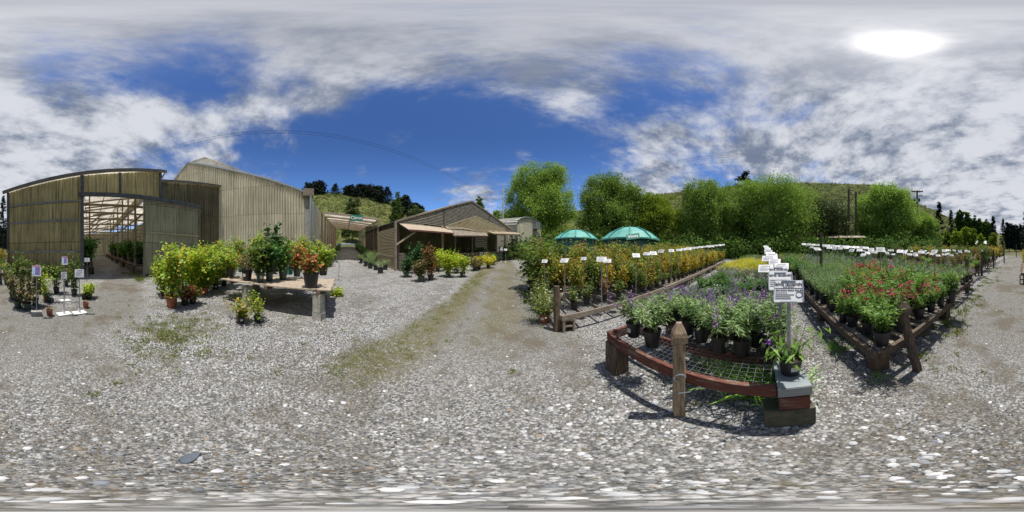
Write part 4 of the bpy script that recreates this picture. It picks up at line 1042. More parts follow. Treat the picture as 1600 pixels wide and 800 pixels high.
def put_pot(root, r, h, mat, soil=True, label=True, sid=0):
    a, b_ = pot_mesh(r, h, mat)
    o = bpy.data.objects.new('pot', a); COL.objects.link(o); o.parent = root
    if soil: q = bpy.data.objects.new('soil', b_); COL.objects.link(q); q.parent = o
    if label:
        mb = MB(); an = sid * .7
        rr = r * .93; mb.add([(rr * math.cos(an + s_), rr * math.sin(an + s_), z) for s_, z in ((-.3, h * .4), (.3, h * .4), (.3, h * .68), (-.3, h * .68))], [(0, 1, 2, 3)])
        mb.v = [(x * 1.03, y * 1.03, z) for x, y, z in mb.v]
        mb.build('pot_label', MT['sticker'], o)
    return o
def plant(name, label, cat, H, R, nst, nlf, L, Wd, mat, pot=(.09, .17, 'black_pot'), t0=.12, jit=.02, elev=.35, droop=.2, curve=1.4, shape='n', flower=None, stake=0, seed=1, soil=True, plabel=True, stems=True, group=None, taper=True):
    rg = np.random.default_rng(seed)
    root = thing(name, label, cat, (0, 0, 0), 0, group)
    pr_, ph, pm = pot
    if pr_: put_pot(root, pr_, ph, pm, soil, plabel, seed)
    zb = ph * .88 if pr_ else 0
    az = rg.uniform(0, 6.283, nst); rr = R * np.sqrt(rg.uniform(.03, 1, nst)) ; hh = H * rg.uniform(.62, 1.0, nst) * (1 - .25 * (rr / max(R, 1e-6)) ** 2)
    b0 = rg.normal(size=(nst, 2)) * (pr_ * .35 if pr_ else R * .4)
    def P_(i, t):
        return np.stack([b0[i, 0] * (1 - t) + np.cos(az[i]) * rr[i] * t ** curve, b0[i, 1] * (1 - t) + np.sin(az[i]) * rr[i] * t ** curve, zb + hh[i] * t], 1)
    i = rg.integers(0, nst, nlf); t = t0 + (1 - t0) * rg.random(nlf) ** .85
    B = P_(i, t) + rg.normal(size=(nlf, 3)) * jit
    la = rg.uniform(0, 6.283, nlf); el = rg.normal(elev, .35, nlf)
    D = np.stack([np.cos(la) * np.cos(el) + np.cos(az[i]) * .25, np.sin(la) * np.cos(el) + np.sin(az[i]) * .25, np.sin(el)], 1)
    sz = rg.uniform(.6, 1.15, nlf) * ((1.1 - .45 * t) if taper else 1)
    V, k = leaf_verts(B, D, L * sz, Wd * sz, rg, shape, droop, .6)
    npmesh('foliage', V, k, LM[mat], root)
    if stems:
        mb = MB()
        for j in range(min(nst, 14)):
            pts = [tuple(P_(np.array([j]), np.array([q]))[0]) for q in (0, .35, .7, 1)]
            mb.tube(pts, [.004 + H * .003, .003 + H * .002, .0025, .0015], 4, cap=False)
        mb.build('stems', MT['stem'], root)
    if stake:
        mb = MB()
        for j in range(stake):
            a = j * 6.283 / stake + .4; mb.tube([(math.cos(a) * pr_ * .5, math.sin(a) * pr_ * .5, zb - .03), (math.cos(a) * pr_ * .5, math.sin(a) * pr_ * .5, zb + H * .93)], .005, 5)
        mb.build('stake', MT['cane'], root)
    if flower:
        fm, fn, fs, mode = flower
        if mode == 'spike':
            ns = min(nst, max(2, fn // 26)); j = rg.integers(0, ns, fn); t = rg.uniform(.9, 1.0 + .45, fn)
            pe = P_(j, np.minimum(t, 1)); over = np.maximum(t - 1, 0) * H
            B = pe + np.stack([np.cos(az[j]) * over * .5, np.sin(az[j]) * over * .5, over * .9], 1) + rg.normal(size=(fn, 3)) * fs * .3
        elif mode == 'ball':
            ns = max(2, fn // 14); j = rg.integers(0, nst, ns); cen = P_(j, rg.uniform(.85, 1.05, ns)); w_ = rg.integers(0, ns, fn); B = cen[w_] + rg.normal(size=(fn, 3)) * fs * .75
        else:
            j = rg.integers(0, nst, fn); t = rg.uniform(.55, 1.03, fn) if mode == 'top' else rg.uniform(.15, 1.03, fn); B = P_(j, t) + rg.normal(size=(fn, 3)) * np.array([jit + .02] * 3)
        V, k = leaf_verts(B, rg.normal(size=(fn, 3)) + np.array([0, 0, .4]), fs * rg.uniform(.7, 1.2, fn), fs * .8, rg, 'broad' if mode in ('scatter',) else 'n', 0, .3)
        npmesh('blossom', V, k, LM[fm], root)
    return root

class Kind:
    def __init__(s, *protos): s.p = list(protos); s.used = [False] * len(protos)
    def put(s, loc, rz=None, label=None, group=None, scale=1, i=None, tilt=(0, 0)):
        i = rnd.randrange(len(s.p)) if i is None else i
        rz = rnd.uniform(0, 6.28) if rz is None else rz
        if s.used[i]: return dup(s.p[i], loc, rz, label, group, scale, tilt)
        s.used[i] = True; o = s.p[i]; kids(o); [kids(c) for c in kids(o)]
        o.location = loc; o.rotation_euler = (tilt[0], tilt[1], rz); o.scale = (scale,) * 3 if not hasattr(scale, '__len__') else scale
        if label: o['label'] = label
        if group: o['group'] = group
        return o
    def done(s):
        for i, u in enumerate(s.used):
            if not u:
                for c in list(s.p[i].children):
                    for g in list(c.children): bpy.data.objects.remove(g)
                    bpy.data.objects.remove(c)
                bpy.data.objects.remove(s.p[i])
rnd = random.Random(9)
ALL = []
def kinds(n, name, label, cat, **kw):
    ps_ = []
    for i in range(n):
        kk = dict(kw); kk['seed'] = kw.get('seed', 1) * 10 + i; ps_.append(plant(name, label, cat, **kk))
    K = Kind(*ps_); ALL.append(K); return K

K = {}
K['salvia'] = kinds(3, 'potted_salvia', '', 'salvia', H=.40, R=.22, nst=15, nlf=460, L=.10, Wd=.021, mat='salvia_leaves', pot=(.086, .195, 'black_pot'), jit=.012, droop=.25, t0=.25, flower=('violet_petals', 70, .020, 'spike'), seed=1, elev=.3)
K['silver'] = kinds(2, 'potted_lavender', '', 'lavender', H=.26, R=.20, nst=26, nlf=620, L=.055, Wd=.012, mat='silver_leaves', pot=(.08, .15, 'black_pot'), jit=.012, droop=.0, elev=.9, seed=2, stems=False, flower=('lavender_petals', 60, .014, 'top'))
K['dgreen'] = kinds(2, 'potted_herb', '', 'herb', H=.22, R=.19, nst=26, nlf=560, L=.05, Wd=.026, mat='dark_green_leaves', pot=(.08, .14, 'black_pot'), jit=.02, seed=3, stems=False)
K['green'] = kinds(3, 'potted_perennial', '', 'perennial', H=.36, R=.22, nst=22, nlf=560, L=.08, Wd=.028, mat='green_leaves', pot=(.085, .16, 'black_pot'), jit=.02, seed=4)
K['wflower'] = kinds(2, 'potted_flower', '', 'flowering plant', H=.25, R=.20, nst=22, nlf=420, L=.06, Wd=.03, mat='green_leaves', pot=(.08, .14, 'black_pot'), jit=.02, seed=5, stems=False, flower=('white_petals', 90, .03, 'top'))
K['pflower'] = kinds(2, 'potted_flower', '', 'flowering plant', H=.28, R=.22, nst=22, nlf=420, L=.06, Wd=.03, mat='green_leaves', pot=(.08, .14, 'black_pot'), jit=.02, seed=6, stems=False, flower=('pink_petals', 110, .03, 'top'))
K['vflower'] = kinds(2, 'potted_flower', '', 'flowering plant', H=.34, R=.22, nst=22, nlf=420, L=.06, Wd=.02, mat='salvia_leaves', pot=(.08, .14, 'black_pot'), jit=.02, seed=7, stems=False, flower=('violet_petals', 190, .024, 'top'))
K['ygrass'] = kinds(2, 'potted_golden_plant', '', 'golden plant', H=.34, R=.22, nst=30, nlf=620, L=.085, Wd=.018, mat='yellow_grass', pot=(.08, .14, 'black_pot'), jit=.02, elev=.8, seed=8, stems=False)
K['yflower'] = kinds(2, 'potted_flower', '', 'flowering plant', H=.34, R=.22, nst=20, nlf=420, L=.07, Wd=.025, mat='penstemon_leaves', pot=(.08, .14, 'black_pot'), jit=.02, seed=9, stems=False, flower=('yellow_petals', 110, .026, 'top'))
K['pen'] = kinds(3, 'potted_penstemon', '', 'penstemon', H=.50, R=.25, nst=16, nlf=700, L=.10, Wd=.022, mat='penstemon_leaves', pot=(.10, .20, 'black_pot'), jit=.012, droop=.3, elev=.4, seed=10)
K['penred'] = kinds(3, 'potted_penstemon', '', 'penstemon', H=.56, R=.24, nst=16, nlf=640, L=.10, Wd=.022, mat='penstemon_leaves', pot=(.10, .20, 'black_pot'), jit=.012, droop=.3, elev=.4, seed=11, flower=('red_petals', 140, .034, 'ball'))
K['lav'] = kinds(3, 'potted_lavender', '', 'lavender', H=.52, R=.30, nst=34, nlf=720, L=.07, Wd=.016, mat='salvia_leaves', pot=(.09, .17, 'black_pot'), jit=.015, droop=.0, elev=.9, seed=12, stems=False, flower=('lavender_petals', 110, .018, 'top'))
K['vine'] = kinds(3, 'potted_vine', '', 'vine', H=1.1, R=.25, nst=8, nlf=760, L=.09, Wd=.055, mat='mixed_vine_leaves', pot=(.10, .21, 'black_pot'), jit=.07, droop=.3, elev=.0, seed=13, stake=2, curve=.6, shape='n', taper=False)
K['vineg'] = kinds(2, 'potted_vine', '', 'vine', H=1.1, R=.25, nst=8, nlf=800, L=.09, Wd=.055, mat='green_vine_leaves', pot=(.10, .21, 'black_pot'), jit=.075, droop=.3, elev=.0, seed=14, stake=2, curve=.6, taper=False)
K['vineo'] = kinds(2, 'potted_vine', '', 'vine', H=1.0, R=.24, nst=8, nlf=720, L=.085, Wd=.05, mat='gold_vine_leaves', pot=(.10, .21, 'black_pot'), jit=.07, droop=.3, elev=.0, seed=15, stake=2, curve=.6, taper=False)
K['viner'] = kinds(2, 'potted_vine', '', 'vine', H=.95, R=.19, nst=7, nlf=480, L=.08, Wd=.04, mat='red_vine_leaves', pot=(.10, .21, 'black_pot'), jit=.065, droop=.3, elev=.0, seed=16, stake=2, curve=.6, taper=False)
K['small'] = kinds(3, 'potted_vine', '', 'vine', H=.34, R=.15, nst=7, nlf=150, L=.07, Wd=.035, mat='green_vine_leaves', pot=(.075, .16, 'black_pot'), jit=.03, droop=.2, seed=17, stake=0)
K['citrus'] = kinds(2, 'potted_citrus', '', 'citrus', H=.62, R=.36, nst=16, nlf=520, L=.09, Wd=.042, mat='green_leaves', pot=(.16, .30, 'black_pot'), jit=.05, droop=.2, seed=18, shape='n')
K['pale'] = kinds(2, 'potted_shrub', '', 'shrub', H=.5, R=.36, nst=26, nlf=620, L=.07, Wd=.02, mat='salvia_leaves', pot=(.16, .30, 'black_pot'), jit=.04, droop=.1, elev=.6, seed=19)
K['broad'] = kinds(2, 'potted_broadleaf', '', 'broadleaf plant', H=.95, R=.6, nst=14, nlf=300, L=.26, Wd=.14, mat='green_leaves', pot=(.16, .28, 'black_pot'), jit=.08, droop=.35, seed=20, shape='broad')

# ------------------------------------------------------------ benches
def bench(label, p00, p10, p11, p01, h, rail='wood_grey', rh=.11, rt=.045, top='slats', legs='crate', group=None, step=.14, leg_mat=None, endrail=True, nleg=3, skip=()):
    """p00 near front, p10 far front, p11 far back, p01 near back (all xy)"""
    p00, p10, p11, p01 = [Vector((*p, 0)) for p in (p00, p10, p11, p01)]
    c = p00.copy(); c.z = T(c.x, c.y)
    root = thing('plant_bench', label, 'bench', c, 0, group); inv = Matrix.Translation(-c)
    def at(u, v):
        p = (p00 * (1 - u) + p10 * u) * (1 - v) + (p01 * (1 - u) + p11 * u) * v
        za_ = [T(q.x, q.y) for q in (p00, p10, p11, p01)]
        p.z = (za_[0] * (1 - u) + za_[1] * u) * (1 - v) + (za_[3] * (1 - u) + za_[2] * u) * v + h
        return p
    dn = Vector((0, 0, rh / 2))
    for v in (0, 1): MB().beam(at(0, v) - dn, at(1, v) - dn, rt, rh).build('rail', MT[rail], root, inv=inv)
    for u in ((0, 1) if endrail else ()): 
        dv = (at(u, 1) - at(u, 0)).normalized() * rt * .52
        MB().beam(at(u, 0) - dn + dv, at(u, 1) - dn - dv, rt, rh).build('end_rail', MT[rail], root, inv=inv)
    Lu = (p10 - p00).length; Lv = (p01 - p00).length
    mb = MB(); e = .03
    if top == 'slats':
        n_ = int(Lv / step)
        for i in range(n_):
            v = (i + .5) / n_; mb.beam(at(e / Lu, v) - Vector((0, 0, .03)), at(1 - e / Lu, v) - Vector((0, 0, .03)), .075, .02)
        mb.build('top_slats', MT['wood_grey'], root, inv=inv)
    else:
        nx, ny = int(Lu / step), int(Lv / step)
        for i in range(1, nx): mb.beam(at(i / nx, .01) - Vector((0, 0, .012)), at(i / nx, .99) - Vector((0, 0, .012)), .0035, .0035)
        for i in range(1, ny): mb.beam(at(.005, i / ny) - Vector((0, 0, .017)), at(.995, i / ny) - Vector((0, 0, .017)), .0035, .0035)
        mb.build('wire_mesh', MT['meshwire'], root, inv=inv)
        for i in range(1, max(2, int(Lu / .45))):
            u = i / max(2, int(Lu / .45)); dv = (at(u, 1) - at(u, 0)).normalized() * rt * .52
            MB().beam(at(u, 0) - Vector((0, 0, rh / 2 + .025)) + dv, at(u, 1) - Vector((0, 0, rh / 2 + .025)) - dv, .035, rh * .8).build('joist', MT[rail], root, inv=inv)
    lw = .12
    for i in range(nleg):
        u = (.04 + .92 * i / (nleg - 1))
        for v in (.07, .93):
            if (i, v) in skip: continue
            p = at(u, v); g = T(p.x, p.y)
            mb = MB(); hh = p.z - rh - g
            if legs == 'crate':
                for s_ in (-1, 1): mb.box((p.x + s_ * .1, p.y, g + hh / 2 - .02), (.04, .24, hh + .04))
                mb.box((p.x, p.y, g + hh * .45), (.16, .22, .03)); mb.box((p.x, p.y, g + hh - .02), (.16, .22, .035))
            else:
                mb.box((p.x, p.y, g + hh / 2 - .03), (.18, .2, hh + .06))
            mb.build('leg', MT[leg_mat or rail], root, inv=inv)
    return at

# vine bench rows
def A_(x, d): return (x, 2.86 + d + .10 * (x - .9))
xsA = [.9, 4.6, 8.4, 12.3, 16.5]
for i in range(4):
    bench(['near section of the long weathered vine bench, beside the drive', 'second section of the weathered vine bench from the drive', 'third section of the weathered vine bench from the drive', 'farthest section of the weathered vine bench'][i],
          A_(xsA[i], 0), A_(xsA[i + 1] - .03, 0), A_(xsA[i + 1] - .03, 1.35), A_(xsA[i], 1.35), .38, top='mesh' if i == 0 else 'slats', step=.09 if i == 0 else .16, group=None, nleg=3)
    bench(['back row vine bench section nearest the drive', 'back row vine bench, second section from the drive', 'back row vine bench, third section from the drive', 'back row vine bench, farthest section'][i],
          A_(xsA[i], 1.5), A_(xsA[i + 1] - .03, 1.5), A_(xsA[i + 1] - .03, 2.9), A_(xsA[i], 2.9), .38, step=.2)
# near red railed bench
B00 = G(950, 519, .6); B01 = G(1219, 603, .6)
atB = bench('near bench with red brown rails and open wire mesh top', (B01.x, B01.y), (2.35, -.12), (2.35, 1.62), (B00.x, B00.y), .60, skip=[(0, .07)], rail='wood_red', rh=.12, rt=.045, top='mesh', step=.055, legs='block', leg_mat='wood_darkpost', nleg=2)
bench('second bench of the salvia row, behind the red railed one', (2.40, -.26), (6.2, -.25), (6.2, 1.9), (2.40, 1.62), .56, rail='wood_brown', step=.18, nleg=3)
bench('third bench of the salvia row, carrying the golden plants', (6.25, -.25), (11.2, -.25), (11.2, 2.2), (6.25, 1.9), .5, rail='wood_brown', step=.2)
bench('farthest bench of the salvia row below the trees', (11.25, -.25), (17, -.25), (17, 2.6), (11.25, 2.2), .5, rail='wood_brown', step=.2)
# right hand benches
Cc = G(1370, 552, .45); Ce = (1.62, -3.5)
atC = bench('dark railed bench of red penstemons, at its near corner a leaning post', (Cc.x, Cc.y), (5.6, -1.02), (5.6, -3.6), Ce, .45, rail='wood_darkpost', rh=.10, rt=.055, top='slats', step=.2, legs='block', leg_mat='wood_brown')
bench('second bench behind the penstemon bench along the narrow aisle', (5.65, -1.02), (10.5, -1.02), (10.5, -3.6), (5.65, -3.6), .45, rail='wood_darkpost', step=.22)
bench('farthest bench along the narrow aisle', (10.55, -1.02), (16, -1.02), (16, -3.6), (10.55, -3.6), .45, rail='wood_darkpost', step=.22)
for j, (x0, y0, y1, nm) in enumerate([(1.85, -4.05, -6.3, 'second'), (2.4, -6.9, -9.6, 'third'), (2.75, -10.5, -13.5, 'fourth'), (2.9, -14.3, -18, 'fifth')]):
    bench(f'{nm} bench back along the right side of the drive', (x0, y0), (7.5, y0), (7.5, y1), (x0 + .2, y1), .45, rail='wood_darkpost', step=.24)
    bench(f'bench beyond the {nm} drive side bench, farther from the drive', (7.6, y0), (14, y0), (14, y1), (7.6, y1), .45, rail='wood_darkpost', step=.24)
bench('bench of shrubs on the left side of the drive beside the greenhouse corner', (.12, -7.4), (.12, -13), (-.42, -13), (-.42, -7.4), .55, rail='wood_brown', step=.15)

# ------------------------------------------------------------ posts
def post(label, base, topz, w_, mat, tilt=(0, 0), cap=False, name='wooden_post', taper=.9):
    h = topz - base.z; root = thing(name, label, 'post', base, 0)
    k = w_ / 2
    mb = MB(); rr = random.Random(int(base.x * 100)); n_ = 9; rings = []
    for i in range(n_ + 1):
        t = i / n_; kk = k * (1 - (1 - taper) * t); cx, cy = tilt[0] * t * h, tilt[1] * t * h
        rings.append([(cx + a * kk * 1.0 + rr.uniform(-.003, .003), cy + b_ * kk + rr.uniform(-.003, .003), h * t * (.86 if cap else 1) - (.05 if i == 0 else 0)) for a, b_ in ((-1, -.7), (-.7, -1), (.7, -1), (1, -.7), (1, .7), (.7, 1), (-.7, 1), (-1, .7))])
    mb.add([v for r_ in rings for v in r_], [(i * 8 + j, i * 8 + (j + 1) % 8, (i + 1) * 8 + (j + 1) % 8, (i + 1) * 8 + j) for i in range(n_) for j in range(8)] + [tuple(n_ * 8 + j for j in range(8))])
    mb.build('shaft', MT[mat], root)
    if cap:
        z0 = h * .855; cx, cy = tilt[0] * h * .9, tilt[1] * h * .9; c_ = MB()
        prof = [(1.0, 0), (1.3, .006), (1.26, .055), (1.12, .085), (.62, .135), (.42, .158)]
        vs_ = []; 
        for s_, dz in prof:
            for a, b_ in ((-1, -1), (1, -1), (1, 1), (-1, 1)): vs_.append((cx + a * k * s_, cy + b_ * k * s_, z0 + dz))
        c_.add(vs_, [(i * 4 + j, i * 4 + (j + 1) % 4, (i + 1) * 4 + (j + 1) % 4, (i + 1) * 4 + j) for i in range(5) for j in range(4)] + [(20, 21, 22, 23)])
        c_.build('cap', MT[mat], root)
    return root
pb = G(1061, 648); pz = pb.z; rB = math.hypot(pb.x, pb.y)
pB = post('weathered post with a pointed cap, in front of the red railed bench', pb, CAM_H + rB * tane(503), .082, 'wood_post', cap=True, taper=.95)
pB.rotation_euler[2] = face_rz(pb) + .12
mb = MB(); mb.tube([(.04 * math.cos(a) * .9, -.047, .62 + .04 * math.sin(a)) for a in [i * .3 for i in range(16)]], .007, 6); mb.build('shackle', MT['galv'], pB)
mb = MB(); mb.tube([(-.03, -.045, .42), (.06, -.05, .43), (.13, .02, .40), (.22, .06, .34)], .006, 5); mb.build('metal_strap', MT['galv'], pB)
pc = G(1434, 578); rC = math.hypot(pc.x, pc.y)
post('leaning charred looking post at the corner of the penstemon bench', pc, CAM_H + rC * tane(474), .10, 'wood_darkpost', tilt=(.14, .09), cap=True)
pa = G(870, 517); post('short dark post at the drive corner of the vine bench', pa, CAM_H + math.hypot(pa.x, pa.y) * tane(447), .11, 'wood_darkpost')
for k_, (px, py, ty) in enumerate([(1511, 457, 405), (1534, 431, 396), (1552.5, 419, 390), (1569, 411, 384), (1588, 402, 382)]):
    p = G(px, py); post(f'{["nearest", "second", "third", "fourth", "farthest"][k_]} dark post in the line along the right side of the drive', p, CAM_H + math.hypot(p.x, p.y) * tane(ty), .13, 'wood_darkpost')
p = PG(1283, 5.6); post('rusty brown post standing among the lavender signs', p, CAM_H + 5.6 * tane(363), .09, 'wood_brown')
for k_, (px, py, ty, w_) in enumerate([(841, 445, 393, .10), (848, 448, 382, .05)]):
    p = G(px, py); post(['wider grey post with tags at the drive end of the vines', 'thin dark post with a ball top at the drive end of the vines'][k_], p, CAM_H + math.hypot(p.x, p.y) * tane(ty), w_, 'wood_darkpost' if k_ else 'wood_grey')

# blocks under the right corner of the red bench, with the bent sheet on top
gz = T(1, -.15)
o = MB().box((0, 0, .145), (.17, .30, .31)).build('concrete_block', MT['mossblock'], loc=(1.0, -.125, gz)); o.rotation_euler[2] = .06; tag(o, 'mossy dark block under the near right corner of the red railed bench', 'block')
o = MB().box((0, 0, 0), (.62, .18, .175)).build('wood_ledge', MT['wood_red'], loc=(1.235, -.155, gz + .3925)); tag(o, 'dark red timber ledge on the mossy block beside the bench corner', 'timber')
o = MB().box((0, 0, .08), (.16, .17, .32)).build('wood_block', MT['wood_darkpost'], loc=(1.42, -.18, gz + .04)); tag(o, 'dark wooden block under the far end of the red ledge', 'block')
ms = thing('metal_sheet', 'bent pale sheet metal tray lying on the red timber ledge', 'metal sheet', (.93, -.155, gz + .445), .04)
MB().box((.19, 0, .1655), (.40, .20, .005), Matrix.Rotation(.02, 3, 'Y')).build('top_sheet', MT['sheet'], ms)
MB().box((-.012, 0, .115), (.005, .20, .10)).build('front_flap', MT['sheet'], ms)
MB().box((.19, -.10, .115), (.40, .005, .10)).build('side_flap', MT['sheet'], ms)

# ------------------------------------------------------------ signs
def sign_proto(w_, h_, stake_h, stake_mat='galv', lines=4, tilt=.5, clear=False, seed=0, pic=None):
    r = thing('plant_sign', '', 'sign')
    MB().beam((0, .012, -.62), (0, .012, stake_h), .022, .007, up=(0, 1, 0)).build('stake', MT[stake_mat], r)
    mb = MB(); rot = Matrix.Rotation(-tilt, 3, 'X'); c = Vector((0, -.004, stake_h))
    def bx(x, z, ww, hh, y, th, mi): mb.box(c + rot @ Vector((x, y, z)), (ww, th, hh), rot, mi)
    bx(0, 0, w_, h_, 0, .006, 0); rr = random.Random(seed)
    if lines:
        bx(0, h_ * .30, w_ * .62, h_ * .085, -.004, .001, 1)
        for i in range(lines):
            ww = w_ * rr.uniform(.45, .78); bx(-w_ * .42 + ww / 2, h_ * (.08 - .13 * i), ww, h_ * .035, -.004, .001, 1)
    b_ = mb.build('board', [MT['white'], MT['ink']], r)
    if pic:
        mb = MB()
        mb.box(c + rot @ Vector((0, -.0045, h_ * .42)), (w_ * .98, .002, h_ * .14), rot, 1)
        mb.box(c + rot @ Vector((w_ * .12, -.0045, -.02 * h_)), (w_ * .5, .002, h_ * .66), rot, 0)
        mb.box(c + rot @ Vector((-w_ * .3, -.0045, 0)), (w_ * .3, .002, h_ * .66), rot, 2)
        mb.build('picture', [MT['bluepic'], MT['pinkbar'], MT['palesky']], b_)
    return r
KS = [Kind(sign_proto(.21, .15, .62, seed=i, tilt=.75 + .12 * i)) for i in range(3)]
def sign_at(p, ztop, label, group=None, rz=None, k=None, scale=1.0):
    """stake base p (x,y,z), board centre at ztop: the stake is stretched to length, board stays the same size"""
    K_ = KS[rnd.randrange(3) if k is None else k]
    z0 = ztop - .62 * scale
    o = K_.put((p[0], p[1], z0), face_rz(Vector(p)) if rz is None else rz, label, group, scale)
    return o
# the row down the salvia bench
near = thing('plant_sign', 'nearest white Salvia leucantha sign in a grey holder on a flat steel stake', 'sign', (0, 0, 0))
def big_sign(root, base, zc, w_, h_, full):
    root.location = base; zc -= base.z
    MB().beam((.0, .02, -.02), (.0, .02, zc + .02), .028, .006, up=(0, 1, 0)).build('stake', MT['galv'], root)
    TL = .62; h_ *= 1.16; rot = Matrix.Rotation(-TL, 3, 'X'); c = Vector((0, 0, zc)); mb = MB()
    mb.box(c, (w_, .008, h_), rot); b_ = mb.build('board', MT['sign_white'], root)
    mb = MB()
    for s_ in (-1, 1): mb.box(c + rot @ Vector((s_ * w_ * .49, -.006, 0)), (w_ * .035, .014, h_ * .98), rot)
    mb.box(c + rot @ Vector((0, -.005, h_ * .47)), (w_ * .5, .012, h_ * .06), rot)
    mb.box(c + rot @ Vector((0, -.005, -h_ * .5)), (w_ * .55, .012, h_ * .04), rot); mb.build('holder', MT['galv'], b_)
    rt_ = (R_(90) - TL, 0, 0)
    def tx(s, size, x, z, al='LEFT', bold=False): text_obj(s, size, MT['ink'], b_, c + rot @ Vector((x, -.0065, z)), rt_, 'lettering', bold, .0008, al)
    tx('Salvia leucantha', h_ * .20, 0, h_ * .32, 'CENTER', True)
    if full:
        tx('Santa Barbara', h_ * .085, 0, h_ * .20, 'CENTER')
        tx('Santa Barbara Mexican Bush Sage', h_ * .085, -w_ * .44, h_ * .04, 'LEFT', True)
        tx('Perennial Shrub', h_ * .075, -w_ * .44, -h_ * .07)
        mb = MB(); mb.box(c + rot @ Vector((0, -.0055, h_ * .125)), (w_ * .92, .002, h_ * .012), rot)
        for i, ww in enumerate((.62, .5, .52)): mb.box(c + rot @ Vector((-w_ * (.44 - ww / 2), -.0055, -h_ * (.17 + .085 * i))), (w_ * ww, .002, h_ * .022), rot)
        mb.build('small_print', MT['ink'], b_)
        mb = MB(); mb.tube([c + rot @ Vector((w_ * .35 + h_ * .13 * math.cos(a), -.0065, -h_ * .16 + h_ * .13 * math.sin(a))) for a in [i * .35 for i in range(19)]], h_ * .012, 5); mb.build('round_mark', MT['ink'], b_)
    else:
        mb = MB()
        for i, ww in enumerate((.7, .4, .62, .5)): mb.box(c + rot @ Vector((-w_ * (.44 - ww / 2), -.0055, -h_ * (-.04 + .11 * i))), (w_ * ww, .002, h_ * .025), rot)
        mb.build('small_print', MT['ink'], b_)
sb = Vector((1.10, -.14, T(1.1, -.14) + .6))
big_sign(near, sb, CAM_H + 1.11 * tane(455), .20, .142, True)
near.rotation_euler[2] = face_rz(sb)
for k_, (x, y, py, w_) in enumerate([(1.42, -.11, 439, .21), (1.85, -.12, 428, .21)]):
    o = thing('plant_sign', ['second sign of the Salvia row, half hidden behind the nearest', 'third sign of the Salvia row, showing only its heading'][k_], 'sign')
    b_ = Vector((x, y, T(x, y) + .6)); big_sign(o, b_, CAM_H + math.hypot(x, y) * tane(py), w_, .15, False); o.rotation_euler[2] = R_(-90) 
for k_, (x, y, py) in enumerate([(2.3, .03, 419.5), (2.4, -.2, 416), (2.9, -.12, 409), (3.4, -.02, 404), (4.1, -.1, 401), (4.9, -.08, 397.5), (6.0, -.02, 394), (7.2, .02, 391), (8.6, .0, 389), (10.5, .1, 386.5), (12.5, .2, 385)]):
    sign_at((x, y, 0), CAM_H + math.hypot(x, y) * tane(py), f'white sign in the salvia bench row, {["fourth", "fifth", "sixth", "seventh", "eighth", "ninth", "tenth", "eleventh", "twelfth", "thirteenth", "last"][k_]} from the near end', 'signs down the salvia bench', rz=R_(-90) + rnd.uniform(-.2, .2), scale=1.0 if x < 3 else 1.35)
# vine bench signs
def lineA(px, d):
    sx, cy = ray(px); # intersect with y = 2.86+d+.1(x-.9)
    r = (2.86 + d - .09) / (cy - .10 * sx); return r * sx, r * cy, r
for k_, (px, py, d, s_) in enumerate([(940, 405, .25, 1.1), (949, 407.5, .75, 1), (912, 404, .9, .7), (882, 407, .25, .8), (851, 408, 1.2, .7), (994, 399, .25, 1), (1011, 396.5, .3, 1.1), (1021, 395.5, .35, 1.1), (1033, 392.5, .3, 1.05), (1049, 391.5, .3, 1), (1061, 390.5, .3, 1.1), (1068, 389.5, .4, 1.1), (1076, 388.5, .3, 1.2), (1083, 387.5, .35, 1.2), (1089, 387, .3, 1.2), (1095, 386, .35, 1.3), (1101, 385.5, .3, 1.3), (1107, 385, .35, 1.3), (1113, 384.5, .3, 1.4), (1119, 383.5, .3, 1.4), (1125, 383, .3, 1.4), (1130, 382.5, .3, 1.5)]):
    x, y, r = lineA(px, d); z = CAM_H + r * tane(py)
    o = sign_at((x, y, 0), z, ['largest white sign on a steel stake at the near end of the vine bench', 'white sign tucked behind the largest one on the vine bench', 'small pale tag on a wire above the potted vines', 'tilted white sign on a thin stake over the near small pot', 'small white sign by the drive side posts'][k_] if k_ < 5 else f'white sign on a dark stake, {od(k_ - 5)} in the row along the vine bench front', None if k_ < 5 else 'row of signs along the vine bench', rz=face_rz(Vector((x, y, 0))) + (0 if k_ == 0 else rnd.uniform(-.5, .5)), scale=s_)
# right side signs
big = [(1277, 389, 12), (1296, 387, 9), (1304, 388, 8), (1313, 388, 8), (1322, 387, 8), (1331, 391, 9), (1343, 391, 9), (1355, 395, 7), (1361, 390, 10), (1376, 390, 14), (1406, 393, 10), (1413, 393.5, 10), (1439, 394, 9), (1460, 393, 11), (1288, 384, 7), (1268, 386, 6)]
for k_, (px, py, w_) in enumerate(big):
    r = min(9, .22 / math.radians(w_ * .225)); p = PG(px, r)
    sign_at(p, CAM_H + r * tane(py), f'{od(sorted(b_[0] for b_ in big).index(px))} white sign from the left over the lavender and penstemons', 'signs over the penstemon and lavender', rz=face_rz(p) + rnd.uniform(-.5, .5), scale=1)
far_ = sorted((rnd.uniform(1345, 1560), rnd.uniform(6.5, 17)) for _ in range(78)); far_ = [q for q in far_ if PG(*q).x >= 2.9]
for k_, (px, r) in enumerate(far_):
    p = PG(px, r); sign_at(p, p.z + rnd.uniform(1.25, 1.55), f'small white sign over the farther flower beds, {od(k_)} from the left of those', 'signs over the farther beds', rz=face_rz(p) + rnd.uniform(-.7, .7), scale=rnd.uniform(.9, 1.15))
for k_ in range(14):
    px = 1256 + k_ * 7.5; r = 11 - k_ * .15; p = PG(px, r)
    sign_at(p, CAM_H + r * tane(381.5 + k_ * .45), f'{od(k_)} small white sign from the left in the far row behind the lavender', 'far row of signs behind the lavender', rz=face_rz(p) + rnd.uniform(-.3, .3), scale=1.3)
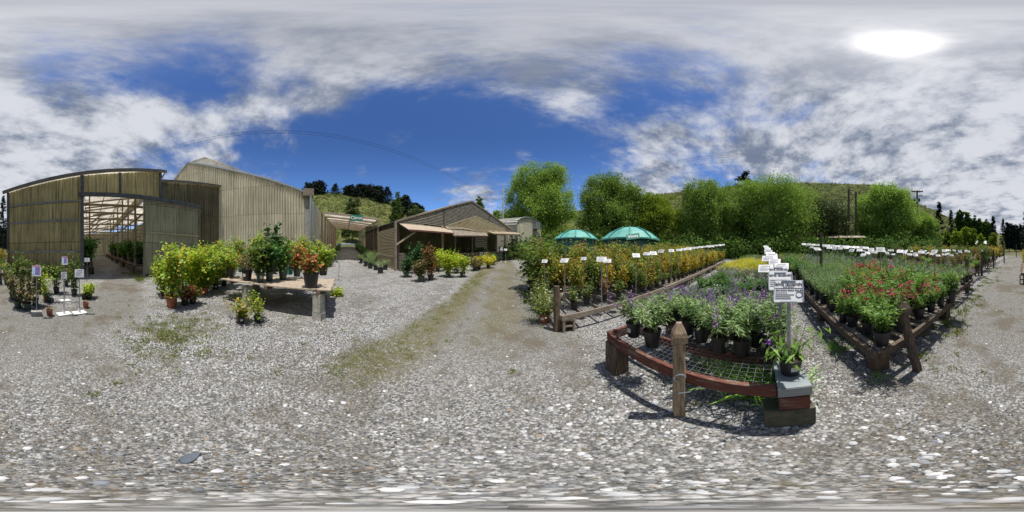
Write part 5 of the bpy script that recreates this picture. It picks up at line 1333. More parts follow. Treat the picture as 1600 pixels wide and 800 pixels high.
# ------------------------------------------------------------ planting: salvia bench row
def onb(x, y, h): return (x, y, T(x, y) + h)
nearB = [(990, 525, 'salvia in a black pot at the left end of the red railed bench'), (1019, 540, 'salvia with a violet spike, second pot from the left on the red bench'),
         (1096, 533, 'salvia just right of the capped post on the red bench'), (1125, 548, 'salvia in the pot second right of the capped post'), (1160, 554, 'salvia in the foremost pot of the red railed bench'),
         (1204, 549, 'salvia in the pot beside the nearest sign stake'), (1181, 540, 'salvia wedged between the foremost pot and the pot by the sign'), (1075, 521, 'salvia partly behind the capped post')]
taken = []
for i, (px, py, lb) in enumerate(nearB):
    p = G(px, py, .60); taken.append((p.x, p.y)); K['salvia'].put(p, label=lb, i=i % 3, scale=1.0 + (.04 if i % 2 else 0))
gs = 'salvias filling the back of the red railed bench'
for i in range(4):
    for j in range(8):
        x = 1.72 + i * .165 + rnd.uniform(-.02, .02); y = -.12 + j * .225 + rnd.uniform(-.03, .03)
        if min((x - a) ** 2 + (y - b_) ** 2 for a, b_ in taken) < .17 ** 2: continue
        k_ = 'silver' if (y > .75 and x > 2.0 and rnd.random() < .8) else 'salvia'
        if k_ == 'salvia': K['salvia'].put(onb(x, y, .60), label=f'grey green salvia, {od(i)} rank behind the front pots, {od(j)} from the sign side', group=gs, scale=rnd.uniform(.75, .92))
        else: K['silver'].put(onb(x, y, .60), label=f'silver lavender, {od(i)} rank behind the front pots, {od(j)} from the sign side', group='silver lavenders behind the salvias', scale=rnd.uniform(.9, 1.1))
x = 2.55; rk = 0
while x < 16.3:
    rk += 1; cj = -1
    st = .27 if x < 6.3 else .38
    ymax = 1.7 if x < 6 else 2.1; y = -.05
    while y < ymax:
        cj += 1
        xx, yy = x + rnd.uniform(-.04, .04), y + rnd.uniform(-.04, .04); h = .57 if x < 6.2 else .51; s_ = rnd.uniform(.8, 1.1) * (1 if x < 6.3 else 1.25)
        if x < 3.2: k_ = rnd.choice(['silver', 'silver', 'silver', 'dgreen', 'wflower'])
        elif x < 4.4: k_ = rnd.choice(['dgreen', 'dgreen', 'green', 'dgreen', 'green', 'vflower'])
        elif x < 6.3: k_ = rnd.choice(['dgreen', 'wflower', 'pflower', 'vflower', 'green'])
        elif x < 11: k_ = 'ygrass' if rnd.random() < .9 else 'wflower'
        else: k_ = rnd.choice(['pflower', 'green', 'dgreen', 'wflower'])
        lb = {'silver': 'silver leaved lavender in the mid salvia row', 'salvia': 'salvia among the silver lavenders', 'dgreen': 'low dark green herb in the salvia bench row', 'green': 'mid green perennial in the salvia bench row', 'vflower': 'violet flowered pot plant in the salvia bench row', 'wflower': 'white flowered pot plant in the salvia bench row', 'pflower': 'pink flowered pot plant in the salvia bench row', 'ygrass': 'golden yellow foliage plant in the bright block before the trees'}[k_]
        K[k_].put(onb(xx, yy, h), label=f"{lb.split(' in the ')[0].split(' among ')[0]}, salvia row, {od(rk)} rank back, {od(cj)} from the signs", group=lb.replace('plant', 'plants') + ' group', scale=s_)
        y += st
    x += st
# potted salvia with yellowing leaves at the right corner
p = Vector((1.12, -.155, gz + .6145))
py_ = plant('potted_salvia', 'salvia with yellowing leaves leaning out at the right corner of the red bench', 'salvia', H=.40, R=.30, nst=9, nlf=150, L=.12, Wd=.026, mat='penstemon_leaves', pot=(.088, .17, 'black_pot'), jit=.015, droop=.6, elev=-.2, seed=301, flower=('violet_petals', 30, .016, 'spike'))
py_.location = p

# penstemon bench and the beds behind
tk = []
for px, py, k_, lb, s_ in [(1378, 538, 'pen', 'tall green penstemon in the foremost black pot at the bench corner', 1.05), (1357, 521, 'pen', 'penstemon left of the foremost pot on the penstemon bench', 1.0), (1332, 509, 'penred', 'red flowered penstemon at the left front of its bench', .95), (1318, 503, 'pen', 'green penstemon by the left rail of its bench', .9), (1405, 512, 'penred', 'red flowered penstemon behind the leaning post', 1.0), (1436, 497, 'penred', 'red flowered penstemon right of the leaning post', 1.0), (1455, 486, 'penred', 'red flowered penstemon near the drive side rail', .9)]:
    p = G(px, py, .45); tk.append((p.x, p.y)); K[k_].put(p, label=lb, scale=s_)
x = 1.62; rk = -1
while x < 15.8:
    rk += 1; cj = -1
    st = .29 if x < 5.6 else .42; y = -1.22
    while y > -3.5:
        cj += 1
        xx, yy = x + rnd.uniform(-.04, .04), y + rnd.uniform(-.04, .04); y -= st
        if min((xx - a) ** 2 + (yy - b_) ** 2 for a, b_ in tk) < .24 ** 2: continue
        px = math.degrees(math.atan2(xx, yy)) / .225 + 800; r = math.hypot(xx, yy)
        if px < 1262 and r > 4: k_ = rnd.choice(['green', 'green', 'yflower', 'pflower'])
        elif px < 1330 and r > 2.1: k_ = rnd.choice(['lav', 'lav', 'lav', 'pen']) if r < 7 else rnd.choice(['lav', 'green', 'vflower'])
        elif r < 3.3: k_ = 'penred' if ((1332 < px < 1392 and r > 2.2) or px > 1418) and rnd.random() < .34 else 'pen'
        elif r < 4.6: k_ = rnd.choice(['pen', 'lav', 'green', 'penred', 'pen', 'pen'])
        else: k_ = rnd.choice(['green', 'vflower', 'yflower', 'pflower', 'wflower', 'dgreen', 'lav', 'penred', 'ygrass'])
        lb = {'pen': 'leafy green penstemon not yet in flower on the penstemon bench', 'penred': 'red flowered penstemon among the green ones', 'lav': 'pale lavender plant behind the red penstemons', 'green': 'mid green perennial behind the penstemons', 'ygrass': 'golden foliage plant behind the penstemons', 'dgreen': 'low dark herb behind the penstemons', 'vflower': 'violet flowered plant behind the penstemons', 'yflower': 'yellow flowered plant behind the penstemons', 'pflower': 'pink flowered plant behind the penstemons', 'wflower': 'white flowered plant behind the penstemons'}[k_]
        K[k_].put(onb(xx, yy, .45), label=f"{lb.split(' behind ')[0].split(' among ')[0].split(' not ')[0].replace(' yet', '')}, {od(cj)} from the narrow aisle, {od(rk)} rank behind the leaning post", group=lb + ' group', scale=(rnd.uniform(.9, 1.15) if r < 2.6 else rnd.uniform(.78, 1.38)) * (1 if x < 5.6 else 1.3))
    x += st
names = {'pen': 'leafy green perennial', 'penred': 'red flowered perennial', 'lav': 'lavender', 'green': 'green perennial', 'dgreen': 'dark low herb', 'vflower': 'violet flowered plant', 'yflower': 'yellow flowered plant', 'pflower': 'pink flowered plant', 'wflower': 'white flowered plant', 'ygrass': 'golden plant', 'vineg': 'tall green climber', 'viner': 'russet climber', 'vineo': 'golden climber', 'salvia': 'grey green salvia'}
for (x0, y0, y1, st, ch, where) in [(2.1, -4.25, -6.2, .48, ['vflower', 'green', 'vflower', 'pflower', 'lav', 'yflower', 'green', 'salvia'], 'second drive side bench'),
                               (2.6, -7.1, -9.5, .62, ['green', 'pflower', 'wflower', 'yflower', 'lav', 'pen', 'vflower', 'viner'], 'third drive side bench'),
                               (3.0, -10.7, -13.4, .8, ['green', 'pen', 'ygrass', 'yflower', 'vineg', 'pflower', 'vineo'], 'fourth drive side bench'),
                               (3.1, -14.5, -24, 1.15, ['green', 'vineg', 'vineo', 'pen', 'viner', 'ygrass'], 'farthest benches by the drive')]:
    y = y0; rk = -1
    while y > y1:
        x = x0; rk += 1; cj = -1
        while x < 14:
            cj += 1
            if not (x > 9 and rnd.random() < .35):
                k_ = rnd.choice(ch); lb = f'{names[k_]} in a black pot on the {where}'
                K[k_].put(onb(x + rnd.uniform(-.08, .08), y + rnd.uniform(-.08, .08), .45), label=f'{names[k_]}, {where}, {od(rk)} row back, {od(cj)} from the drive', group=lb + ' group', scale=rnd.uniform(1.0, 1.3) * (1.15 if st > .7 else 1))
            x += st * (1 if x < 7 else 1.35)
        y -= st
# left of the drive, by the greenhouse corner
for i in range(9):
    k_ = rnd.choice(['yflower', 'green', 'vineo', 'pen']); K[k_].put(onb(-.15 + rnd.uniform(-.12, .12), -7.6 - i * .6, .55), label=f'{names[k_]} on the shrub bench left of the drive, {od(i)} along', group=names[k_] + 's on the shrub bench', scale=1.0)

# ------------------------------------------------------------ vine benches
for px, py, k_, lb in [(897.5, 484, 'small', 'low leafy vine in the nearest black pot on the vine bench'), (917, 475, 'small', 'bushier small vine, second black pot on the vine bench'), (945, 470, 'viner', 'russet leaved vine behind the largest white sign'),
                       (966, 467, 'small', 'young vine in a labelled pot right of the large sign'), (1004, 456, 'vineg', 'thin green vine at the bench rail, right of the small pots'), (1016, 450, 'small', 'short vine at the rail beside the thin green one')]:
    p = G(px, py, .38); K[k_].put(p, label=lb, scale={'viner': .62, 'vineg': .6}.get(k_, 1.15))
gv = {'vine': 'mixed green and russet vine tied to canes', 'vineg': 'green vine tied to canes', 'vineo': 'golden leaved vine tied to canes', 'viner': 'dark russet vine tied to canes'}
x = 3.4
while x < 16:
    p = A_(x, .25); K['small' if rnd.random() < .6 else 'vineo'].put(onb(p[0], p[1], .38), label=f'short potted vine at the vine bench front rail, {od(int((x - 3.4) / .42 + .5))} past the corner pots', group='short vines along the front rail', scale=rnd.uniform(.8, 1.05)); x += .42
for d_, x0, sc_, st in [(.75, 3.1, .85, .40), (1.12, 1.75, .95, .36), (1.8, 1.1, 1.0, .42), (2.5, 1.0, 1.12, .42)]:
    x = x0; cj = -1
    while x < 16.2:
        cj += 1; px = math.degrees(math.atan2(x, A_(x, d_)[1])) / .225 + 800
        k_ = rnd.choices(['vine', 'vineg', 'vineo', 'viner'], [4, 3, 1.2 if px < 930 else 3.5, 1.2])[0]
        xx, yy = A_(x + rnd.uniform(-.06, .06), d_ + rnd.uniform(-.06, .06))
        lb = gv[k_] + (' in the front rows of the vine benches' if d_ < 1.5 else ' in the back rows of the vine benches')
        K[k_].put(onb(xx, yy, .38), label=f"{gv[k_]}, {od(cj)} from the drive, {['front', 'second', 'third', 'back'][[.75, 1.12, 1.8, 2.5].index(d_)]} row", group=lb + ' group', scale=sc_ * rnd.uniform(.88, 1.12)); x += st * (1 if x < 8 else 1.3)
x = .75; cj = -1
while x < 17:
    cj += 1;
    xx, yy = A_(x, 3.7 + rnd.uniform(-.1, .1)); K['vineg' if x < 2.4 else rnd.choice(['vine', 'vineg', 'vineo'])].put(onb(xx, yy, 0), label=f'tall climber, {od(cj)} from the drive in the hedge like row behind the benches', group='tall climbers behind the vine benches', scale=(1.75, 1.75, 1.72)); x += .5
for j in range(4):
    K['vineg'].put(onb(.85 + j * .05, 4.9 + j * .62, .1), label=f'green climber at the drive end of the vine rows, {od(j)} back from the near post', group='climbers at the drive end of the vine rows', scale=(1.5, 1.5, 1.6))
p = G(850, 503)
w1 = plant('potted_climber', 'white and yellow flowering climber spilling over its terracotta pot by the short dark post', 'climber', H=.74, R=.36, nst=26, nlf=1500, L=.05, Wd=.03, mat='green_vine_leaves', pot=(.13, .22, 'terra'), jit=.07, droop=.3, elev=0, curve=.6, shape='n', flower=('cream_petals', 120, .04, 'scatter'), seed=401)
w1.location = p
w2 = plant('potted_climber', 'smaller white flowered climber behind the one in terracotta', 'climber', H=.85, R=.3, nst=22, nlf=1000, L=.05, Wd=.03, mat='green_vine_leaves', pot=(.13, .22, 'terra'), jit=.07, droop=.3, elev=0, curve=.6, flower=('cream_petals', 60, .04, 'scatter'), seed=402)
w2.location = (p.x + .05, p.y + .75, T(p.x, p.y + .75))

# ------------------------------------------------------------ plank table with potted maples
F_r, F_l = Vector((-3.17, 1.58, 0)), Vector((-5.0, -1.1, 0)); bk = Vector((-.86, .50, 0)) * 1.75
tb = thing('plank_table', 'low table of pale wooden planks on concrete blocks', 'table', (F_r.x, F_r.y, T(F_r.x, F_r.y)), 0); ti = Matrix.Translation(-Vector(tb.location))
zt_ = .75 + T(-3.6, .9)
n_ = 12; 
mb = MB()
for i in range(n_):
    a = F_r + bk * ((i + .5) / n_); b_ = F_l + bk * ((i + .5) / n_); rr_ = rnd.uniform(-.03, .03); a = a + (a - b_).normalized() * rr_
    a.z = b_.z = zt_ - .015; b_.z += .04; mb.beam(a, b_, 1.75 / n_ - .012, .028)
mb.build('top_planks', MT['wood_pale'], tb, inv=ti)
for u in (.09, .5, .88):
    a = F_r.lerp(F_l, u); b_ = a + bk; a.z = b_.z = zt_ - .075 + .04 * u; MB().beam(a - bk * .01, b_, .09, .09).build('crossbeam', MT['wood_brown'], tb, inv=ti)
for u, v in ((.09, .06), (.09, .9), (.72, .10), (.88, .9)):
    a = F_r.lerp(F_l, u) + bk * v; g = T(a.x, a.y); mb = MB(); hh = zt_ - .12 + .03 * u - g; rot = Matrix.Rotation(.55, 3, 'Z')
    mb.box((a.x, a.y, g + .08), (.24, .2, .2), rot); mb.box((a.x, a.y, g + .19 + (hh - .19) / 2), (.21, .2, hh - .20), rot)
    mb.build('block_leg', MT['concrete'], tb, inv=ti)
def one(name, label, cat, px, py, h=0, **kw):
    o = plant(name, label, cat, **kw); p = G(px, py, h) if not kw.get('_r') else None
    o.location = p; return o
zh = zt_ - T(-3.9, .7)
tablep = [
 (486, 450, 'red and orange leaved maple in the largest black pot at the table front', dict(H=.55, R=.20, nst=7, nlf=120, L=.095, Wd=.10, mat='red_maple_leaves', pot=(.135, .26, 'black_pot'))),
 (359.5, 432, 'yellow green maple in a black pot at the left end of the table', dict(H=.62, R=.3, nst=9, nlf=300, L=.07, Wd=.07, mat='maple_leaves', pot=(.11, .2, 'black_pot'))),
 (386, 438, 'leggy shrub in a labelled black pot, front left of the table', dict(H=.6, R=.22, nst=7, nlf=180, L=.06, Wd=.05, mat='brown_leaves', pot=(.115, .22, 'black_pot'))),
 (406.5, 441, 'green maple whip in the banded green pot at the table front', dict(H=.95, R=.22, nst=7, nlf=330, L=.075, Wd=.07, mat='green_vine_leaves', pot=(.085, .2, 'green_pot'))),
 (421, 439, 'green leaved sapling in the second banded green pot', dict(H=.85, R=.2, nst=7, nlf=300, L=.08, Wd=.075, mat='dark_green_leaves', pot=(.085, .2, 'green_pot'))),
 (442, 436, 'mixed leaf sapling in a black pot in the table middle', dict(H=.85, R=.24, nst=8, nlf=330, L=.08, Wd=.07, mat='green_leaves', pot=(.1, .2, 'green_pot'))),
 (453, 429, 'bronze tinted sapling in the small teal pot', dict(H=.95, R=.26, nst=8, nlf=320, L=.08, Wd=.07, mat='mixed_vine_leaves', pot=(.09, .2, 'teal_pot'))),
 (464, 432, 'russet sapling left of the largest pot', dict(H=.7, R=.24, nst=8, nlf=260, L=.08, Wd=.075, mat='red_maple_leaves', pot=(.1, .2, 'green_pot'))),
 (505, 430, 'bright green maple at the right end of the table', dict(H=.62, R=.26, nst=9, nlf=340, L=.08, Wd=.075, mat='maple_leaves', pot=(.12, .22, 'black_pot'))),
 (426, 428, 'tallest dark green sapling tied to a pale cane on the table', dict(H=1.5, R=.2, nst=6, nlf=360, L=.10, Wd=.10, mat='dark_green_leaves', pot=(.12, .22, 'black_pot'), stake=1)),
 (402, 427, 'yellow green maple standing behind the banded pots', dict(H=1.15, R=.3, nst=9, nlf=480, L=.075, Wd=.07, mat='maple_leaves', pot=(.11, .2, 'black_pot'))),
 (377, 425, 'pale maple in a teal pot behind the labelled ones', dict(H=1.05, R=.34, nst=10, nlf=520, L=.07, Wd=.065, mat='maple_leaves', pot=(.1, .2, 'teal_pot'))),
 (487, 426, 'green sapling behind the largest pot', dict(H=.9, R=.28, nst=9, nlf=420, L=.085, Wd=.075, mat='maple_leaves', pot=(.11, .2, 'black_pot'))),
 (468, 423, 'tall green sapling in the back row of the table', dict(H=1.15, R=.3, nst=9, nlf=520, L=.085, Wd=.075, mat='maple_leaves', pot=(.11, .2, 'black_pot'))),
 (500, 422, 'orange tipped sapling at the back right of the table', dict(H=.95, R=.3, nst=9, nlf=420, L=.08, Wd=.07, mat='mixed_vine_leaves', pot=(.11, .2, 'black_pot'))),
 (440, 422, 'russet topped sapling in the middle of the back row', dict(H=1.1, R=.28, nst=9, nlf=420, L=.08, Wd=.07, mat='mixed_vine_leaves', pot=(.11, .2, 'black_pot'))),
]
for i, (px, py, lb, kw) in enumerate(tablep):
    kk = dict(name='potted_sapling', label=lb, cat='sapling', jit=.05, droop=.35, elev=.0, curve=1.0, shape='broad', taper=False, seed=500 + i); kk.update(kw); kk['H'] *= 1.22 if i else 1.0; kk['R'] *= 1.65 if i else 1.1; kk['nlf'] = int(kk['nlf'] * (2.3 if i else 1.3)); kk['jit'] = .08; kk['L'] *= 1.12; kk['Wd'] *= 1.12; kk['pot'] = (kk['pot'][0] * 1.38, kk['pot'][1] * 1.4, kk['pot'][2]); kk['nst'] += 3
    o = plant(**kk); p = G(px, py, zh); o.location = p
# white tube and orange tag on the table plants
o = MB().box((0, 0, 0), (.09, .004, .035), Matrix.Rotation(1.1, 3, 'Y')).build('hang_tag', MT['orange_tag'], loc=G(371, 421, zh) + Vector((0, 0, .28))); tag(o, 'orange tag hanging among the pots at the left of the table', 'tag')
# pot under the table
o = plant('potted_climber', 'trailing red and green climber in a black pot under the table edge', 'climber', H=.58, R=.52, nst=14, nlf=420, L=.07, Wd=.07, mat='mixed_vine_leaves', pot=(.10, .17, 'black_pot'), jit=.05, droop=.3, elev=0, shape='broad', seed=530); o.location = G(376, 504)
o = plant('potted_climber', 'long green shoot trailing on the gravel below the table', 'climber', H=.78, R=.26, nst=4, nlf=130, L=.085, Wd=.085, mat='maple_leaves', pot=(.09, .12, 'black_pot'), jit=.05, shape='broad', seed=531); o.location = G(403, 503)
o = plant('weed_clump', 'green weeds growing at the right side of the table', 'weeds', H=.34, R=.32, nst=20, nlf=300, L=.09, Wd=.08, mat='bright_leaves', pot=(0, 0, ''), jit=.05, shape='broad', seed=532); o.location = G(526, 462)
# yellow green maples left of the table
gm = [(268, 480, 'maple_leaves', 1.3, .3, (.165, .36, 'terra'), 'tall yellow green maple in the large brown pot left of the table', 520),
      (289, 476, 'red_maple_leaves', .35, .18, (.125, .25, 'black_pot'), 'small twiggy maple, left of two little black pots', 60), (301, 474, 'red_maple_leaves', .38, .2, (.125, .25, 'black_pot'), 'small red tinged maple, right of two little black pots', 70),
      (300, 461, 'bright_leaves', 1.35, .42, (.13, .24, 'black_pot'), 'bushiest lime yellow maple behind the little black pots', 760), (320, 459, 'maple_leaves', 1.25, .4, (.14, .24, 'terra'), 'lime maple in a brown pot next to the table end', 620),
      (283, 452, 'bright_leaves', 1.3, .4, (.13, .24, 'black_pot'), 'lime maple in front of the sliding door edge', 600), (337, 452, 'maple_leaves', 1.45, .4, (.13, .24, 'black_pot'), 'lime maple touching the left end of the table', 620),
      (255, 462, 'bright_leaves', .95, .36, (.12, .22, 'black_pot'), 'lower lime maple leaning toward the doorway', 420), (312, 446, 'bright_leaves', 1.4, .42, (.13, .24, 'black_pot'), 'lime maple in the back row near the sliding door', 560), (330, 443, 'maple_leaves', 1.45, .42, (.13, .24, 'black_pot'), 'yellow green maple in the back row behind the table end', 560), (362, 438, 'maple_leaves', 1.5, .42, (.13, .24, 'black_pot'), 'maple behind the labelled pots of the table', 560), (300, 450, 'green_vine_leaves', 1.3, .42, (.13, .24, 'black_pot'), 'greener maple amid the lime ones', 500), (350, 447, 'maple_leaves', 1.5, .4, (.13, .24, 'black_pot'), 'tallest pale maple behind the left end of the table', 560)]
for i, (px, py, mt, H_, R_2, pot, lb, nl) in enumerate(gm):
    o = plant('potted_maple', lb, 'maple', H=H_ * (1.32 if H_ > .5 else 1), R=R_2 * 1.35, nst=16, nlf=int(nl * 2.7), L=.09, Wd=.085, mat=mt, pot=pot, jit=.09, droop=.35, elev=0, curve=1.1, shape='broad', taper=False, seed=560 + i); o.location = G(px, py)
# ------------------------------------------------------------ display by the olive greenhouse
gd = [(20, 467, 1.0, 'green_vine_leaves', (.12, .22, 'green_pot'), 'vine at the far left in a green pot against the greenhouse corner', 300), (28, 481, .95, 'brown_leaves', (.11, .22, 'green_pot'), 'dry leaved shrub in a banded green pot at the far left', 260),
      (42, 484, .55, 'brown_leaves', (.12, .2, 'green_pot'), 'short yellowing shrub in the banded green pot near the brick sign base', 170), (55, 476, .9, 'brown_leaves', (.11, .2, 'green_pot'), 'dry shrub behind the picture sign', 230),
      (34, 462, 1.25, 'green_vine_leaves', (.12, .22, 'black_pot'), 'tallest vine at the left of the display', 420), (62, 458, .95, 'green_vine_leaves', (.12, .22, 'black_pot'), 'grey green shrub behind the yellow leaved one', 320),
      (72, 470, .85, 'bright_leaves', (.09, .15, 'terra'), 'bright yellow leaved shrub in a small brown pot', 170), (88, 458, 1.0, 'green_vine_leaves', (.12, .22, 'black_pot'), 'shrub with greenish tops right of the yellow one', 320),
      (116, 461, 1.15, 'green_vine_leaves', (.12, .2, 'green_pot'), 'tall staked vine in a banded green pot near the doorway', 300), (138, 466, .42, 'bright_leaves', (.13, .16, 'black_pot'), 'lime yellow rounded shrub at the doorway edge of the display', 330),
      (45, 452, 1.0, 'green_vine_leaves', (.12, .22, 'black_pot'), 'shrub in the back of the display against the wall', 320), (103, 447, .7, 'brown_leaves', (.12, .22, 'black_pot'), 'low brown shrub at the wall behind the twin signs', 160)]
for i, (px, py, H_, mt, pot, lb, nl) in enumerate(gd):
    o = plant('potted_shrub', lb, 'shrub', H=H_ * (1.25 if H_ > .8 else 1), R=.30 if H_ > .5 else .24, nst=9, nlf=int(nl * 1.6), L=.075, Wd=.065, mat=mt, pot=pot, jit=.05, droop=.3, elev=0, curve=.8, shape='broad', taper=False, seed=600 + i, stake=1 if H_ > 1.1 else 0); o.location = G(px, py)
for i, (px, py, pm, lb) in enumerate([(77.5, 493, 'terra', 'small terracotta pot with an orange tag and bare stalks at the display front'), (134, 481, 'terra', 'small terracotta pot with orange leaf beside the white sign base'), (131, 468, 'black_pot', 'small black pot with orange tags under the lime shrub')]):
    o = plant('potted_seedling', lb, 'seedling', H=.09, R=.09, nst=4, nlf=12, L=.06, Wd=.03, mat='brown_leaves', pot=(.085, .16, pm), shape='broad', seed=630 + i, plabel=False); o.location = G(px, py)
    ot = MB().box((.02, -.03, .20), (.1, .01, .03), Matrix.Rotation(.3, 3, 'Y')).build('orange_label', MT['orange_tag'], o)
o = plant('potted_seedling', 'green pot lying on its side beside the yellow shrub', 'pot', H=.05, R=.05, nst=3, nlf=8, L=.04, Wd=.02, mat='brown_leaves', pot=(.09, .16, 'green_pot'), seed=640, plabel=False); q = G(82, 473); o.location = q + Vector((0, 0, .09)); o.rotation_euler = (R_(95), 0, .5)
def stand_sign(label, px, pyb, pyc, w_, h_, base, pic=False, lean=0):
    b_ = G(px, pyb); zc = CAM_H + math.hypot(b_.x, b_.y) * tane(pyc) - b_.z
    r = sign_proto(w_, h_, zc, tilt=.4, lines=0 if pic else 4, pic=pic, seed=int(px)); r.name = 'stand_sign'; r['label'] = label; r['category'] = 'sign'
    r.location = b_; r.rotation_euler = (0, lean, face_rz(b_))
    mb = MB()
    if base == 'brick': mb.box((0, 0, .06), (.26, .14, .12)); mb.build('brick_base', MT['concrete'], r)
    else: mb.box((0, 0, .012), (.34, .24, .02), Matrix.Rotation(.4, 3, 'Z')); mb.lathe([(.035, .02), (.028, .14)], 10); mb.build('base_plate', MT['letter'], r)
for a in [('picture sign with a pink heading, violet flower photo, on a brick base', 57, 493, 423, .22, .28, 'brick', True, .0), ('small white sign on a white plate base, in front of the photo sign', 100, 491, 430, .14, .17, 'plate', False, .0),
          ('tall photo sign behind the small white one', 101, 470, 407, .18, .28, 'plate', True, .0), ('square white sign on a broad white plate base', 124, 489, 427, .23, .21, 'plate', False, 0), ('white sign nearest the greenhouse doorway', 136, 448, 406, .22, .18, 'plate', False, 0),
          ('blue grey tilted sign in front of the slat house far end', 783, 409, 388.5, .30, .38, 'plate', True, 0), ('white sign beside the blue grey one before the slat house', 790, 410, 390, .36, .24, 'plate', False, 0), ('small white sign over the low bushes before the slat house', 752, 412, 396, .34, .3, 'plate', False, 0)]:
    stand_sign(*a)
gn = thing('gooseneck_label_stand', 'thin dark green stand with a small drooping head right of the table', 'stand', G(529, 437), face_rz(G(529, 437)))
MB().tube([(0, 0, 0), (.02, 0, .45), (.03, 0, .86), (-.02, 0, .93), (-.1, 0, .96)], .012, 6).build('stem', MT['tankbody'], gn); MB().box((-.1, 0, .96), (.14, .02, .07), Matrix.Rotation(.5, 3, 'Y')).build('head', MT['tankbody'], gn)

# ------------------------------------------------------------ plants before the slat house and along the aisle
gl = [(635.5, 433, .95, .3, 'dark_green_leaves', 'green_pot', 'dark climber on canes in a green pot at the slat house corner', 420), (650, 427, 1.85, .5, 'dark_green_leaves', 'black_pot', 'large dark green shrub at the slat house corner', 900),
      (658, 440, .8, .34, 'brown_leaves', 'green_pot', 'small leaved vine in the foremost green pot before the slat house', 420), (673, 438, 1.65, .36, 'red_vine_leaves', 'black_pot', 'tall russet shrub in the large black pot before the slat house', 700),
      (640, 420, 1.5, .5, 'green_vine_leaves', 'black_pot', 'green shrub against the block pile', 520), (684, 424, 1.4, .4, 'bright_leaves', 'black_pot', 'lime shrub beside the russet one', 480), (700, 433, 1.35, .46, 'bright_leaves', 'green_pot', 'widest lime yellow shrub in a green pot before the slat house', 760),
      (713, 427, 1.1, .4, 'bright_leaves', 'black_pot', 'lime shrub behind the cane tied one', 420), (723, 433, 1.0, .28, 'bright_leaves', 'black_pot', 'slim lime shrub tied to a cane', 300), (742, 423, .7, .42, 'brown_leaves', 'black_pot', 'reddish low bush before the block wall', 300),
      (748, 421, .85, .44, 'yellow_grass', 'black_pot', 'yellow green bush with a white sign above it', 420), (763, 419, .85, .5, 'yellow_grass', 'black_pot', 'rounded gold green bush right of the white sign', 480), (770, 414, .8, .5, 'green_leaves', 'black_pot', 'green bush behind the rounded gold one', 380), (792, 407, 1.9, .45, 'green_leaves', 'green_pot', 'tall green vine hanging beside the twin signs', 420)]
for i, (px, py, H_, R_2, mt, pm, lb, nl) in enumerate(gl):
    o = plant('potted_shrub', lb, 'shrub', H=H_ * 1.1, R=R_2 * 1.15, nst=13, nlf=int(nl * 1.9), L=.11, Wd=.085, mat=mt, pot=(.17, .30, pm), jit=.10, droop=.25, elev=.1, curve=.7, shape='broad', taper=False, seed=700 + i, stake=2 if i in (0, 8) else 0); o.location = G(px, py)
for i in range(12):
    x_ = F3.x(716) + i * .95; w_ = F3.w(x_, -.75 + rnd.uniform(-.2, .2)); k_ = rnd.choice(['green', 'penred', 'pen', 'dgreen', 'yflower', 'viner'])
    K[k_].put(onb(w_.x, w_.y, 0), label=f'small potted plant along the slat house block wall, {od(i)} from its brick corner', group='small pots along the block wall', scale=rnd.uniform(1.4, 1.9) if k_ != 'viner' else 1.0)
for i in range(9):
    x_ = F3.x(716) + i * 1.2; w_ = F3.w(x_, -.1); k_ = rnd.choice(['green', 'penred', 'pflower', 'dgreen'])
    K[k_].put(onb(w_.x, w_.y, 1.16), label=f'potted plant on the slat house counter, {od(i)} from the near end', group='pots on the slat house counter', scale=1.5)
for i, (px, py, s_) in enumerate([(563.5, 411.5, 1), (571, 416, 1), (578.5, 419.5, 1), (587, 422, .8), (594.5, 427, .95), (602, 421.5, .9)]):
    K['pale'].put(G(px, py), label=f'pale green shrub in a black pot, {["first", "second", "third", "fourth", "fifth, foremost", "last"][i]} of the row at the aisle mouth', scale=s_ * 1.4)
base = G(572, 408); 
for i in range(26):
    p = Vector((-10.6, 9.4, 0)) + UA * (i * .95 + .2); p.z = T(p.x, p.y)
    K['citrus' if i > 5 else 'pale'].put(p, label=f'potted citrus along the right of the covered aisle, {od(i)} from its mouth', group='citrus along the right of the aisle', scale=rnd.uniform(1.5, 2.0))
for i in range(30):
    p = Vector((-12.2, 5.8, 0)) + UA * (i * .85 + .2) + Vector((.4, .8, 0)) * 0; p.z = T(p.x, p.y)
    K['citrus'].put(p, label=f'potted citrus along the left of the covered aisle, {od(i)} from its mouth', group='citrus along the left of the aisle', scale=rnd.uniform(1.2, 1.7))
# inside the greenhouse: benches and broad leaved plants
for j, (u, d0, n_) in enumerate(((3.35, .6, 9), (-.35, .5, 9))):
    q0, q1, q2, q3 = [F1.w(u + a, b_) for a, b_ in ((-.55, d0), (-.55, d0 + n_ * 2), (.55, d0 + n_ * 2), (.55, d0))]
    bench(['right hand bench inside the olive greenhouse', 'left hand bench inside the olive greenhouse'][j], (q0.x, q0.y), (q1.x, q1.y), (q2.x, q2.y), (q3.x, q3.y), .6, rail='wood_brown', step=.25, nleg=6)
    for k_ in range(n_ * 2 - 2):
        w_ = F1.w(u + rnd.uniform(-.2, .2), d0 + .5 + k_ * .95); K['broad'].put(onb(w_.x, w_.y, .6), label=f"broad leaved plant on the {['right', 'left'][j]} bench inside the greenhouse, {od(k_)} from the doorway", group=['broad leaved plants on the right bench', 'broad leaved plants on the left bench'][j], scale=rnd.uniform(1.3, 1.75))
